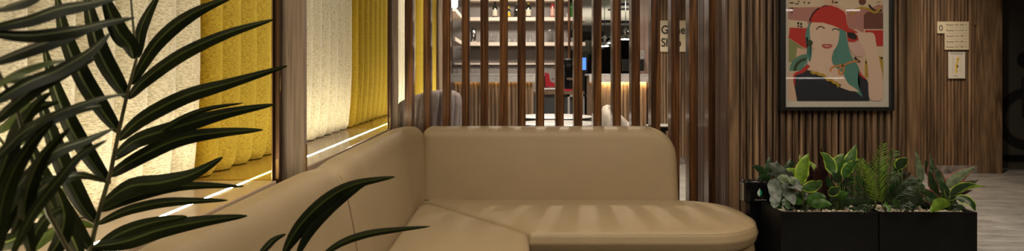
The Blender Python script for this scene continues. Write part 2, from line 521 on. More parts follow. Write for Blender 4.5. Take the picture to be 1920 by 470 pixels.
# dark lavatory door beyond the end board, with its large wheelchair symbol
dr = empty('door_1', (x2 + .6, FY + .25, 0), None, None); dr['kind'] = 'structure'
MB().box(x2, x2 + 1.5, FY + .25, FY + .3, .02, 2.22).build('door_leaf', M['doorblack'], dr)
MB().box(x2, x2 + 1.5, FY + .05, FY + .3, 2.24, 2.34, bev=.004).build('door_head', M['board'], dr)
MB().box(x2, x2 + 1.5, FY + .235, FY + .252, .10, .17).build('kick_rail', M['gloss'], dr)
sy = FY + .243
s_ = F / sy
cx = 1925; cyy = 222
mb = MB()
def ring(mb, cx, cz, ro, ri, a0, a1, y, th=.006, seg=40):
    o = [(cx + ro * math.cos(a0 + (a1 - a0) * k / seg), cz + ro * math.sin(a0 + (a1 - a0) * k / seg)) for k in range(seg + 1)]
    i = [(cx + ri * math.cos(a0 + (a1 - a0) * k / seg), cz + ri * math.sin(a0 + (a1 - a0) * k / seg)) for k in range(seg + 1)]
    for k in range(seg):
        mb.prism([(o[k][0], y, o[k][1]), (o[k + 1][0], y, o[k + 1][1]), (i[k + 1][0], y, i[k + 1][1]), (i[k][0], y, i[k][1])], (0, -th, 0))
c = P(1925, 222, sy)
ring(mb, c.x, c.z, 57 / s_, 41 / s_, R(75), R(360), sy)
mb.tube([P(1925, 145, sy), P(1925, 215, sy), P(1958, 218, sy), P(1972, 262, sy)], .055, 10)
mb.tube([P(1925, 178, sy), P(1955, 178, sy)], .045, 10)
mb.lathe((0, 0, 0), [(.001, 0), (.001, .001)], 4)
h = P(1921, 112, sy)
mb.prism([(h.x + .085 * math.cos(t * PI / 12), sy, h.z + .085 * math.sin(t * PI / 12)) for t in range(24)], (0, -.006, 0))
mb.build('wheelchair_symbol', M['doorink'], dr)
# wall with the shop sign, behind the slats
GY = 7.7
mb = MB().box(1.745, 3.6, GY + .014, GY + .2, 0, 2.6)
flutes_front(mb, 1.75, 3.6, GY + .014, .08, 2.6, .0365, .027, .014)
struct(mb, 'wall_shop', M['bar_flute'], smooth=True, angle=50)
struct(MB().box(1.725, 3.6, GY - .01, GY + .012, 0, .085), 'baseboard_shop', M['skirt'])
struct(MB().box(1.72, 1.745, GY, 8.62, 0, 2.6, bev=.003).box(1.745, 1.95, 8.60, 8.62, 0, 2.6), 'trim_3', M['pinkwood'])

# back wall of the bar with its mouldings
BY = 10.9
mb = MB().box(-1.055, 1.0, BY, BY + .1, 0, 2.6)
for i in range(6):
    a = -.93 + i * .32
    for (u0, u1, w0, w1) in ((a, a + .26, 1.34, 1.36), (a, a + .26, 1.50, 1.52), (a, a + .02, 1.34, 1.52), (a + .24, a + .26, 1.34, 1.52),
                             (a, a + .26, 1.0, 1.02), (a, a + .26, 1.18, 1.20), (a, a + .02, 1.0, 1.2), (a + .24, a + .26, 1.0, 1.2)):
        mb.box(u0, u1, BY - (.012 if u1 - u0 > .1 else .0105), BY, w0 - (0 if u1 - u0 > .1 else .004), w1)
struct(mb, 'wall_bar', M['greywall'])
struct(MB().box(-.98, .95, BY - .06, BY, 1.235, 1.262), 'trim_4', M['shelf'])

# ================================================================ left side: divider bays with channelled panels
LZ = .78
LEDG = (-1.0, -.70)
bays = [(-1.0, .16), (.16, 1.91), (2.08, 3.68), (3.85, 6.05)]
posts = [.14 - .02, 1.91, 3.68, 6.05]
PX = -.93
def panel_x(y, z, y0, pitch, ztop):
    u = ((y - y0) / pitch) % 1.0
    s = .052 * math.sqrt(max(0, 1 - (2 * u - 1) ** 2))
    zb = z - (LZ + .003)
    belly = .022 * max(0, 1 - zb / .38) ** 2
    edge = .020 * max(0, 1 - zb / .03) ** 2 * (1.6 - s / .052)
    return PX - .026 + s - belly - edge
def channel_panel(y0, y1, label, n):
    root = empty('upholstered_panel', (PX - .03, (y0 + y1) / 2, LZ + .02), label, 'wall panel', 'cream channelled panels above the left ledge')
    pitch = (y1 - y0) / n
    zs = [LZ + .003, LZ + .007, LZ + .013, LZ + .024, LZ + .040, LZ + .06, LZ + .09, LZ + .13, LZ + .18, LZ + .25, LZ + .33, LZ + .43, LZ + .55, LZ + .8, LZ + 1.1, 2.3]
    ys = []
    for i in range(n):
        for k in (0, .02, .06, .14, .26, .4, .5, .6, .74, .86, .94, .98):
            ys.append(y0 + (i + k) * pitch)
    ys.append(y1 - 1e-4)
    rows = [[(panel_x(y, z, y0, pitch, 2.3), y, z) for y in ys] for z in zs]
    MB().grid(rows).build('padding', M['cream'], root, smooth=True, angle=80)
    MB().box(-1.055, -1.04, y0, y1, LZ + .005, 2.32).build('backing_board', M['bronze'], root)
    return root
channel_panel(.16, 1.905, 'nearest cream boucle channelled wall panel, seen through the palm fronds', 13)
channel_panel(2.10, 3.675, 'cream boucle channelled wall panel between the two taupe posts', 11)
channel_panel(3.87, 6.045, 'farthest cream boucle channelled wall panel, behind the grey tub chair and slats', 15)
for i, (a, b, lab) in enumerate([(.14, 1.905, 'lit taupe ledge under the nearest cream panel, behind the left backrest'), (2.075, 3.675, 'lit taupe ledge between the two taupe posts'), (3.845, 6.045, 'taupe ledge behind the slats beside the grey tub chair')]):
    root = empty('ledge', (-.85, (a + b) / 2, LZ), lab, 'ledge', 'lit ledges along the left wall')
    MB().box(-1.055, -.70, a + .001, b - .001, LZ - .03, LZ, bev=.004).build('ledge_board', M['ledge'], root)
    MB().box(-1.055, -.71, a + .001, b - .001, 0, LZ - .03).build('cabinet_front', M['bronze'], root)
    y1 = b - .003
    y0 = a + .01
    MB().box(-.7855, -.7785, y0, y1, LZ - .002, LZ + .0006).build('light_strip', M['led'], root)
    # twin strip in the head channel, above the frame of the photo
    MB().box(-.7855, -.7785, y0, y1, 2.27, 2.275).build('head_light_strip', M['ledtop'], root)
for y, lab in ((1.91, 'taupe grained divider post with brass mirror fin, nearest the palm'), (3.68, 'taupe grained divider post with brass mirror fin, just left of the walnut slats'), (6.05, 'taupe grained divider post behind the slats and the grey tub chair')):
    root = empty('divider_post', (-.8, y + .05, 0), lab, 'post', 'divider posts along the left wall')
    MB().box(-1.055, -.716, y, y + .012, .001, 2.598).build('mirror_panel', M['brassmirror'], root)
    MB().tube([(-.716, y + .001, LZ + .001), (-.716, y + .001, 2.598)], .0022, 8).build('brass_edge', M['brass'], root)
    MB().box(-1.055, -.700, y + .014, y + .039, .001, 2.598).build('bronze_core', M['bronze'], root)
    MB().box(-.712, -.702, y + .0125, y + .04, LZ + .001, LZ + .06).build('foot_plate', M['footbrass'], root)
    pr_x = -.632 if y < 2 else -.664
    MB().box(pr_x, pr_x + .002, y + .042, y + .06, LZ, LZ + .10).build('side_plate', M['footbrass'], root)
    pr_x = -.632 if y < 2 else -.664
    MB().box(-.704, pr_x, y + .04, y + .062, 0, 2.598, bev=.002).build('post_cladding', M['postwood'], root)
    MB().tube([(-.708, y + .03, 1.02), (-.699, y + .022, 1.05), (-.702, y + .03, 1.10), (-.710, y + .03, 1.14)], .002, 6).build('cable', M['brass'], root)

# ================================================================ walnut slats
fronts = [758.6, 793.5, 829.5, 865.7, 900.5, 936.8, 970.2, 1005, 1041.6, 1076, 1112.5, 1148.5, 1184, 1221, 1258.4, 1292.4, 1329]
SY = 3.55; sc = F / SY
ORD = ['first', 'second', 'third', 'fourth', 'fifth', 'sixth', 'seventh', 'eighth', 'ninth']
SLAT = ORD + ORD[:8][::-1]
wf = [15, 14, 15, 14.5, 15, 15.5, 15.5, 15.6, 15.6, 16, 15.6, 16, 16.2, 17.2, 16, 15.6, 15]
for i, fx in enumerate(fronts):
    xa = (fx - VX) / sc
    w = wf[i] / sc
    o = MB().box(xa, xa + w, SY, SY + .078, 0, 2.598, bev=.0025).build('wooden_slat', M['slat'], origin=(xa + w / 2, SY + .04, 0))
    tag(o, SLAT[i] + ' walnut slat from the ' + ('left' if i < 9 else 'right') + ' in the screen behind the sofa', 'slat', 'walnut slats of the screen behind the sofa')

# ================================================================ corner sofa
sofa = empty('corner_sofa', (.2, 2.6, 0), 'tan leather corner sofa with rounded end, in front of the walnut slats', 'sofa')
# seats
mitre0 = (-.47, 3.31); mitre1 = (.068, 2.62)
seat_main = rpoly([(-.495, 3.335), (mitre1[0] + .004, mitre1[1]), (1.098, 2.62), (1.098, 3.30)], [.015, .015, .30, .26], 12)
MB().pillow(seat_main, .352, .447, .034, .009, lambda u, v, w: (u, v, w), side=.004).build('seat_cushion', M['leather'], sofa, smooth=True, angle=80)
seat_left = rpoly([(-.47, 3.295), (-.47, .95), (.07, .95), (.066, 2.615)], [.05, .04, .06, .03], 8)
MB().pillow(seat_left, .352, .449, .034, .012, lambda u, v, w: (u, v, w), side=.004).build('seat_cushion', M['leather'], sofa, smooth=True, angle=80)
base_main = rpoly([(-.47, 3.31), (.03, 2.66), (1.09, 2.64), (1.09, 3.29)], [.01, .01, .28, .25], 12)
MB().pillow(base_main, .07, .358, .030, 0, lambda u, v, w: (u, v, w), side=.008).build('seat_base', M['leather'], sofa, smooth=True, angle=80)
base_left = rpoly([(-.47, 3.30), (-.47, .96), (.05, .96), (.05, 2.60)], [.01, .02, .04, .02], 8)
MB().pillow(base_left, .07, .358, .030, 0, lambda u, v, w: (u, v, w), side=.008).build('seat_base', M['leather'], sofa, smooth=True, angle=80)
MB().box(-.62, 0, 1.0, 3.25, 0, .08).box(-.4, 1.0, 2.75, 3.4, 0, .08).build('plinth', M['black'], sofa)
# welt along the upper front rim of the main seat
rim = [p for p in resample(rpoly([(mitre0[0], mitre0[1]), (mitre1[0] + .006, mitre1[1] - .0), (1.10, 2.618), (1.10, 3.30)], [.01, .01, .30, .26], 14), .03)]
rim = [p for p in rim if not (p.x < .10 and p.y > 2.63) and not (p.x < .8 and p.y > 3.2)]
rim.sort(key=lambda p: math.atan2(p.y - 2.96, p.x - .3))
MB().tube([(.072 + (p.x - .072) * .994, p.y + .0095, .4352) for p in rim], .0011, 8).build('welt', M['leather'], sofa, smooth=True)
# main backrest (u = x, v = z, w = thickness towards the eye)
TOPZ = .818
bm_out = rpoly([(-.478, .30), (.872, .30), (.868, TOPZ - .008), (-.478, TOPZ - .008)], [.055, .055, .155, .055], 12)
def back_main(u, v, w):
    lean = .075 * max(0, (v - .42)) / .4
    return (u, 3.46 - w + lean, v)
MB().pillow(bm_out, 0, .165, .05, .012, back_main).build('backrest', M['leather'], sofa, smooth=True, angle=80)
# left backrest sections (u = y, v = z, w = thickness towards +x)
def back_left(u, v, w):
    lean = .055 * max(0, (v - .42)) / .4
    turn = .065 * max(0, (u - 3.15) / .25) ** 2
    return (-.625 + w - lean * (w / .17) + turn, u, v)
SEAM = 1.958
def back_left_seamed(u, v, w):
    g = .007 * math.exp(-((u - SEAM) / .013) ** 2) + .010 * math.exp(-((u - SEAM) / .10) ** 2)
    vv = v - (g if v > .6 else 0) * min(1, max(0, (v - .6) / .15))
    return back_left(u, vv, w - g * min(1, max(0, w / .10)) * max(0, min(1, (.150 - w) / .03)))
out = rpoly([(.95, .30), (3.40, .30), (3.40, TOPZ + .002), (.95, TOPZ + .002)], [.06, .06, .065, .10], 10)
MB().pillow(out, 0, .155, .055, .014, back_left_seamed, step=.007).build('backrest', M['leather'], sofa, smooth=True, angle=80)
seam = []
for (w, v) in ((.02, TOPZ - .010), (.04, TOPZ + .0), (.07, TOPZ + .002), (.10, TOPZ + .002), (.125, TOPZ - .006), (.145, TOPZ - .022), (.1545, TOPZ - .05), (.1575, .74), (.163, .70), (.1685, .62), (.169, .54), (.166, .46), (.160, .38)):
    seam.append(Vector(back_left_seamed(SEAM, v, w)) + Vector((.0008, 0, .0008)))
MB().tube(seam, .0022, 6).build('seam_piping', M['seam'], sofa, smooth=True)

# ================================================================ picture on the fluted wall
AY = FW_Y - .004
sA = F / AY
pic = empty('framed_poster', P(1569, 100, AY), 'black framed poster of a smiling woman in a red hat on the fluted wall', 'picture')
fl, fr, fb = 1462.5, 1676, 207.0
ft = fb - 213.5 * 1.35
def AP(x, y, d=0):
    v = P(x, y, AY - .022); v.y = AY - d
    return v
def abox(mb, x0, y0, x1, y1, d0, d1, mi=0, bev=0.):
    a = AP(x0, y1); b = AP(x1, y0)
    return mb.box(a.x, b.x, AY - d1, AY - d0, a.z, b.z, mi, bev)
for nm, q in (('frame_side', (fl, ft, fl + 10, fb)), ('frame_side', (fr - 6.5, ft, fr, fb)), ('frame_rail', (fl + 10, fb - 6.5, fr - 6.5, fb)), ('frame_rail', (fl + 10, ft, fr - 6.5, ft + 7))):
    abox(MB(), *q, 0, .03, bev=.002).build(nm, M['black'], pic)
abox(MB(), fl + 9, ft + 5, fr - 6, fb - 6, .001, .008).build('mat_board', plain('mat_board', (.60, .57, .50), .8), pic)
cm = {'bg': (.62, .43, .32), 'pink': (.42, .20, .17), 'red': (.46, .030, .022), 'redd': (.30, .022, .02), 'teal': (.085, .235, .195), 'skin': (.66, .49, .38), 'navy': (.016, .019, .030),
      'gold': (.42, .27, .03), 'orange': (.55, .22, .05), 'brown': (.15, .055, .035), 'green': (.23, .26, .10), 'black': (.012, .012, .012), 'dgreen': (.03, .05, .02), 'lip': (.40, .06, .06), 'cream': (.62, .50, .36), 'sage': (.10, .23, .17), 'pinkpale': (.60, .40, .36)}
keys = list(cm); pm = [plain('print_' + k, cm[k], .75) for k in keys]
pr = MB()
lvl = [.0085]
def poly(pts, key, smooth=0, ox=1450, oy=0, sc2=2.1375):
    """outline in the picture's own drawing units"""
    pts = [Vector((ox + x / sc2, oy + y / sc2)) for x, y in pts]
    for _ in range(smooth):
        q = []
        for i in range(len(pts)):
            a, b = pts[i], pts[(i + 1) % len(pts)]
            q += [a * .75 + b * .25, a * .25 + b * .75]
        pts = q
    lvl[0] += .00004
    bmx = bmesh.new()
    vs = [bmx.verts.new(AP(p.x, p.y, lvl[0])) for p in pts]
    f = bmx.faces.new(vs)
    bmesh.ops.triangulate(bmx, faces=[f])
    bmx.verts.index_update()
    pr.add([v.co.copy() for v in bmx.verts], [[v.index for v in f.verts] for f in bmx.faces], keys.index(key))
    bmx.free()
def stroke(pts, w, key, smooth=2, **k):
    pts = [Vector(p) for p in pts]
    for _ in range(smooth):
        q = [pts[0]]
        for i in range(len(pts) - 1):
            q += [pts[i] * .75 + pts[i + 1] * .25, pts[i] * .25 + pts[i + 1] * .75]
        pts = q + [pts[-1]]
    L_, R_ = [], []
    for i, p in enumerate(pts):
        t = (pts[min(i + 1, len(pts) - 1)] - pts[max(0, i - 1)]).normalized()
        ww = w if not isinstance(w, tuple) else w[0] + (w[1] - w[0]) * i / (len(pts) - 1)
        n = Vector((t.y, -t.x)) * ww / 2
        L_.append(tuple(p + n)); R_.append(tuple(p - n))
    for i in range(len(pts) - 1):
        lvl[0] -= .00004
        poly([L_[i], L_[i + 1], R_[i + 1], R_[i]], key, 0, **k)
    lvl[0] += .00004
def disc(x, y, r, key, n=24):
    poly([(x + r * math.cos(2 * PI * k / n), y + r * math.sin(2 * PI * k / n)) for k in range(n)], key)
poly([(64, -170), (446, -170), (446, 404), (64, 404)], 'bg')
poly([(64, -170), (300, -170), (300, -10), (64, 20)], 'cream')
poly([(64, 60), (160, 20), (180, 60), (140, 105), (64, 75)], 'pink')
poly([(64, -10), (200, -10), (210, 22), (150, 28), (64, 32)], 'cream')
poly([(64, 28), (190, 28), (160, 60), (140, 90), (64, 75)], 'pink', 0)
poly([(64, 78), (140, 85), (150, 118), (64, 108)], 'cream')
poly([(300, 20), (446, 20), (446, 130), (300, 130)], 'pink')
poly([(250, -60), (446, -60), (446, 22), (300, 40), (250, 10)], 'cream', 1)
poly([(300, 40), (360, 25), (370, 130), (300, 118)], 'pink', 0)
poly([(368, 60), (380, 46), (446, 50), (446, 120), (368, 115)], 'brown')
poly([(368, 116), (446, 116), (446, 400), (368, 400)], 'cream')
poly([(372, 120), (446, 120), (446, 185), (380, 190)], 'red')
poly([(64, 145), (140, 110), (150, 190), (64, 150)], 'red')
poly([(70, 110), (150, 112), (150, 200), (118, 185), (66, 150)], 'red')
poly([(66, 152), (118, 188), (140, 202), (135, 260), (66, 250)], 'green')
poly([(66, 250), (130, 245), (130, 290), (66, 290)], 'cream')
poly([(100, 190), (160, 205), (150, 250), (95, 230)], 'bg')
# concentric teal rings behind the shoulder
for rr, kk in ((72, 'sage'), (56, 'dgreen'), (44, 'sage'), (30, 'teal')):
    poly([(140 + rr * math.cos(PI + PI * k / 20), 284 + rr * .95 * math.sin(PI + PI * k / 20)) for k in range(21)], kk)
# bottles and blots on the right
poly([(376, 185), (446, 185), (446, 215), (376, 215)], 'cream')
poly([(372, 245), (384, 220), (400, 245), (400, 310), (372, 310)], 'gold')
poly([(420, 245), (432, 222), (446, 240), (446, 320), (420, 320)], 'gold')
disc(362, 5, 15, 'brown'); disc(378, 250, 4, 'black'); disc(440, 232, 5, 'navy')
stroke([(388, 18), (400, 34), (420, 46), (440, 40)], 8, 'black')
stroke([(315, 60), (335, 40), (355, 28), (385, 34), (410, 50), (425, 45), (435, 26)], 9, 'gold')
poly([(388, 140), (402, 136), (408, 146), (404, 152), (410, 160), (400, 168), (390, 162)], 'black', 1)
poly([(396, 172), (410, 172), (410, 188), (396, 188)], 'brown')
for xx, yy, ww, hh in ((70, 8, 16, 5), (92, 12, 14, 4), (102, 3, 8, 4), (126, 4, 5, 9), (142, 8, 9, 5), (100, 88, 8, 9), (112, 90, 7, 10), (101, 101, 7, 6), (112, 103, 8, 6),
                       (74, 30, 10, 3), (74, 48, 8, 3), (416, 8, 6, 2), (424, 6, 8, 2), (425, 18, 6, 2), (385, 205, 10, 7), (398, 205, 8, 7), (250, 6, 14, 5), (240, 0, 5, 12)):
    poly([(xx, yy), (xx + ww, yy), (xx + ww, yy + hh), (xx, yy + hh)], 'black' if ww > 6 else 'brown')
# neck, shoulders, dress
poly([(128, 266), (150, 215), (240, 215), (300, 230), (345, 290), (385, 404), (120, 404), (95, 320), (150, 270)], 'skin')
poly([(150, 200), (240, 200), (245, 290), (140, 290)], 'skin')
poly([(95, 290), (130, 278), (155, 283), (178, 294), (205, 306), (235, 327), (268, 349), (300, 363), (350, 370), (385, 330), (390, 404), (100, 404), (90, 350), (85, 310)], 'navy')
poly([(345, 290), (380, 320), (388, 340), (390, 404), (360, 404), (350, 340)], 'navy')
stroke([(90, 342), (86, 310), (92, 295), (112, 290), (130, 278), (145, 260)], (5, 18), 'red')
stroke([(345, 285), (360, 305), (378, 318)], (12, 3), 'red')
# wavy gold necklace and trailing ribbon
stroke([(155, 284), (165, 294), (178, 290), (188, 300), (200, 298), (212, 306), (222, 322), (236, 318), (246, 332), (256, 330), (268, 348)], 11, 'gold')
# hair
poly([(150, 90), (172, 88), (170, 112), (160, 130), (158, 160), (150, 160), (158, 190), (160, 215), (152, 250), (142, 240), (146, 205), (134, 170), (132, 130), (142, 105)], 'teal', 1)
stroke([(138, 150), (142, 190), (140, 225), (136, 262)], 6, 'teal')
poly([(255, 108), (290, 112), (300, 150), (306, 190), (320, 230), (345, 262), (352, 290), (342, 310), (345, 345), (366, 392), (350, 380), (315, 352), (292, 320), (286, 295), (245, 262), (236, 235), (246, 205), (262, 170), (266, 130)], 'teal', 1)
poly([(150, 86), (200, 82), (262, 104), (270, 120), (268, 150), (262, 180), (245, 205), (228, 215), (195, 216), (172, 205), (158, 180), (150, 150)], 'skin', 2)
poly([(288, 306), (305, 335), (330, 352), (350, 368), (310, 364), (272, 350)], 'skin')
# raised arm and hand
poly([(322, 118), (340, 116), (352, 126), (372, 130), (398, 128), (412, 138), (416, 170), (430, 240), (446, 320), (446, 404), (388, 404), (385, 340), (384, 280), (376, 220), (352, 176), (344, 148)], 'skin', 1)
poly([(298, 122), (330, 122), (342, 132), (345, 158), (330, 168), (305, 165)], 'red')
poly([(302, 124), (335, 133), (342, 158), (318, 156), (300, 145)], 'black', 1)
poly([(322, 118), (345, 122), (352, 150), (340, 140), (330, 130)], 'skin', 1)
poly([(305, 172), (345, 165), (360, 180), (372, 215), (358, 230), (330, 222), (312, 200)], 'pinkpale', 1)
stroke([(330, 228), (340, 240), (352, 248)], 8, 'navy')
# hat
poly([(150, 88), (158, 62), (172, 42), (196, 26), (214, 22), (232, 20), (262, 30), (288, 46), (296, 62), (298, 90), (306, 112), (340, 126), (345, 132), (300, 128), (250, 104), (205, 90)], 'red')
stroke([(150, 84), (158, 60), (172, 42), (190, 30)], 5, 'black')
stroke([(200, 26), (214, 20), (224, 24)], 4, 'black')
stroke([(176, 118), (184, 108), (196, 104), (210, 114)], 4, 'black')
stroke([(240, 122), (246, 114), (256, 114), (268, 120)], 4, 'black')
disc(150, 171, 12, 'dgreen')
poly([(196, 182), (206, 175), (218, 177), (230, 175), (245, 182), (232, 192), (220, 195), (206, 192)], 'lip', 1)
poly([(203, 183), (220, 182), (238, 183), (220, 187)], 'cream')
stroke([(234, 286), (232, 276), (246, 266), (262, 264), (280, 258), (288, 275), (282, 296), (270, 298), (266, 284), (276, 266), (296, 256), (320, 246), (345, 244)], 7, 'orange')
pr.build('print', pm, pic)
g = MB(); abox(g, fl + 8, ft + 5, fr - 5, fb - 5, .0165, .0175)
gm, nt, b = _mat('picture_glass')
nt.nodes.remove(b)
tr = nt.nodes.new('ShaderNodeBsdfTransparent'); gl = nt.nodes.new('ShaderNodeBsdfGlossy'); mxs = nt.nodes.new('ShaderNodeMixShader')
gl.inputs['Roughness'].default_value = .02; mxs.inputs[0].default_value = .06
nt.links.new(tr.outputs[0], mxs.inputs[1]); nt.links.new(gl.outputs[0], mxs.inputs[2]); nt.links.new(mxs.outputs[0], nt.nodes['Material Output'].inputs[0])
g.build('glass', gm, pic)

# ================================================================ signs
sg = empty('room_sign', P(1790, 66, FY - .012), 'cream room direction sign marked 0 above the small floor plan', 'sign')
sF = F / (FY - .012)
def FP(x, y, d=0):
    v = P(x, y, FY - .012); v.y -= d
    return v
def fbox(mb, x0, y0, x1, y1, d0, d1, mi=0):
    a = FP(x0, y1); b = FP(x1, y0)
    return mb.box(a.x, b.x, FY - .012 - d1, FY - .012 - d0, a.z, b.z, mi)
mb = MB()
mb.prism([FP(*q, -.0) for q in ((1757, 40.5), (1815.5, 40.5), (1815.5, 93), (1771, 93), (1771, 62.5), (1757, 62.5))], (0, -.008, 0))
mb.build('sign_board', M['sign'], sg)
mb = MB()
for y in (51.8, 62.5, 73, 83.5): fbox(mb, 1771, y - .25, 1815.5, y + .25, .008, .0085)
mb.build('divider_lines', M['inkgrey'], sg)
text_part('numeral', '0', FP(1759.3, 57.8, .0085), .092, M['ink'], sg)
for i, y in enumerate((48.2, 58.6, 69.2, 79.8, 89.5)):
    text_part('lettering', 'Rooms %d-%d' % (101 + i * 10, 110 + i * 10 - 1), FP(1773.3, y, .0085), .029, M['inkgrey'] if i < 0 else M['ink'], sg)
    mb = MB()
    fbox(mb, 1806.5, y - 1.9, 1811.5, y - 1.3, .008, .0087)
    mb.prism([FP(1810, y - 3, .008), FP(1812.6, y - 1.6, .008), FP(1810, y - .2, .008)], (0, -.0007, 0))
    mb.build('arrow', M['inkgrey'], sg)
sg = empty('floor_plan_sign', P(1793, 122, FY - .012), 'white floor plan notice below the room direction sign', 'sign')
fbox(MB(), 1776.2, 96.5, 1809.6, 147.6, 0, .008).build('sign_frame', M['chrome'], sg)
fbox(MB(), 1777.2, 97.5, 1808.6, 146.8, .008, .0088).build('paper', M['paper'], sg)
mb = MB()
fbox(mb, 1780.5, 98.6, 1805, 102.4, .0088, .0092)
for k in range(10):
    fbox(mb, 1784, 106 + k * 3.2, 1788 + (k % 3), 106.8 + k * 3.2, .0088, .0092); fbox(mb, 1797.5, 105 + k * 3.2, 1801.5, 105.6 + k * 3.2, .0088, .0092)
mb.build('small_print', plain('pale_print', (.45, .42, .36), .6), sg)
mb = MB()
for (a, b_, c_, d_) in ((1792.5, 110, 1795.5, 120), (1794, 107.5, 1797.5, 112), (1790.5, 119.5, 1793.5, 137), (1793, 121, 1795.5, 127)): fbox(mb, a, b_, c_, d_, .0088, .0094)
fbox(mb, 1793.2, 122.5, 1795.6, 126.5, .0094, .0097, 1)
for k in range(5): fbox(mb, 1793.6, 109.8 + k * 5.5, 1794.4, 111.3 + k * 5.5, .0094, .0097, 1)
mb.build('printed_plan', [M['yellow'], M['ink']], sg)
text_part('lettering', 'bldg', FP(1786.5, 143.5, .009), .030, M['inkgrey'], sg)

gs = empty('shop_sign', P(1264, 66, GY - .004), 'cream Game Shop sign on the fluted wall behind the slats', 'sign')
a = P(1237.5, 97, GY); b = P(1291, 38.5, GY)
MB().box(a.x, b.x, GY - .012, GY - .002, a.z, b.z, bev=.001).build('sign_board', M['sign'], gs)
for t, yy in (('Game', 63.2), ('Shop', 87)):
    p = P(1239.5, yy, GY - .0125)
    o = text_part('lettering', t, (p.x, GY - .013, p.z), .142, M['ink'], gs, bold=.003)
    o.scale = (.85, 1, 1)

# switch plate on the pale walnut panel
p = P(1204, 100, 8.0)
sw = empty('switch_plate', (1.718, 8.42, p.z), 'white switch plate on the pale wood panel left of the shop sign', 'switch')
MB().box(1.710, 1.7195, 8.31, 8.53, p.z - .062, p.z + .055, bev=.002).build('plate', M['white'], sw)
MB().box(1.707, 1.7105, 8.38, 8.46, p.z - .03, p.z + .025).build('rocker', M['inkgrey'], sw)

# ================================================================ scent diffuser
dz = 3.0
df = empty('scent_diffuser', P(1422, 500, dz), 'glossy black box on a stand with green drop logo, between sofa and planters', 'dispenser')
df.location = (P(1422, 500, dz).x, dz + .1, 0)
a = P(1397, 381, dz); b = P(1451, 339, dz)
MB().box(a.x, b.x, dz, dz + .07, a.z, b.z, bev=.010).build('housing', M['gloss'], df, smooth=True)
MB().box(a.x - .006, a.x + .004, dz + .012, dz + .055, a.z + .01, b.z - .012, bev=.003).build('chrome_side', M['chrome'], df)
MB().box(a.x + .022, b.x + .02, dz + .01, dz + .06, 0, a.z + .01, bev=.006).build('stand', M['gloss'], df)
c = P(1424.5, 360, dz - .001)
def drop(mb, half, mi, d):
    pts = []
    for k in range(13):
        t = k / 12
        ww = .0135 * math.sin(PI * t ** .62) ** .8 if 0 < t < 1 else 0
        pts.append((half * ww, .034 * (1 - t) - .017))
    pts = [(x, -z) for x, z in pts]
    ring_ = [(c.x + x, dz - d, c.z - z) for x, z in pts] 
    mb.prism(ring_, (0, -.0012, 0), mi)
for half, mm in ((-1, 'drop2'), (1, 'drop1')):
    mb = MB(); 
    pts = [(0, .019)]
    for k in range(1, 12):
        t = k / 12
        pts.append((half * .0145 * math.sin(PI * t) ** .75 * (t ** .45), .019 - .038 * t))
    pts.append((0, -.019))
    mb.prism([(c.x + x, dz - .0002, c.z + z) for x, z in pts], (0, -.0012, 0))
    mb.build('drop_logo', M[mm], df)
q = P(1415.5, 377.2, dz)
text_part('lettering', 'AromaFlow', (q.x, dz - .0008, q.z + .004), .0115, M['inkgrey'], df)

# ================================================================ planters
PY = 2.76; PZ = EYE - (397.5 - VY) / F * PY
PD = .22
def planter(x0, x1, lab):
    root = empty('planter_box', ((x0 + x1) / 2, PY + PD / 2, 0), lab, 'planter', 'black planter boxes against the fluted wall')
    t = .012
    mb = MB()
    mb.box(x0, x1, PY, PY + t, .01, PZ, bev=.001).box(x0, x1, PY + PD - t, PY + PD, .01, PZ, bev=.001)
    mb.box(x0, x0 + t, PY + t, PY + PD - t, .01, PZ, bev=.001).box(x1 - t, x1, PY + t, PY + PD - t, .01, PZ, bev=.001)
    mb.box(x0 + t, x1 - t, PY + t, PY + PD - t, .01, .05)
    mb.build('box_wall', M['planter'], root)
    MB().box(x0 + t, x1 - t, PY + t, PY + PD - t, .05, PZ - .035).build('soil', M['soil'], root)
    return root
pxl = (1464 - VX) / F * PY; pxm = (1648 - VX) / F * PY; pxr = (1832.5 - VX) / F * PY
planter(pxl, pxm - .003, 'left black planter box with striped, maroon and grey plants')
planter(pxm + .003, pxr, 'right black planter box, its right end beside the open floor')
def pebbles(x0, x1, n, lab):
    mb = MB()
    rnd = random.Random(int(x0 * 100))
    ico = bmesh.new(); bmesh.ops.create_icosphere(ico, subdivisions=1, radius=1)
    vs0 = [v.co.copy() for v in ico.verts]; fs0 = [[v.index for v in f.verts] for f in ico.faces]; ico.free()
    for i in range(n):
        r = rnd.uniform(.0045, .0095)
        c = Vector((rnd.uniform(x0 + .024, x1 - .024), rnd.uniform(PY + .024, PY + PD - .024), PZ - .031 + rnd.uniform(0, .022)))
        sx, sy_, sz = r * rnd.uniform(.8, 1.3), r * rnd.uniform(.8, 1.3), r * rnd.uniform(.6, .9)
        mb.add([c + Vector((v.x * sx, v.y * sy_, v.z * sz)) for v in vs0], fs0)
    o = mb.build('pebbles', M['pebble'], smooth=True, angle=180, origin=((x0 + x1) / 2, PY + PD / 2, PZ - .03))
    tag(o, lab, 'pebbles', None, 'stuff')
pebbles(pxl, pxm, 1300, 'pale pebbles filling the top of the left planter box')
pebbles(pxm, pxr, 1300, 'pale pebbles filling the top of the right planter box')

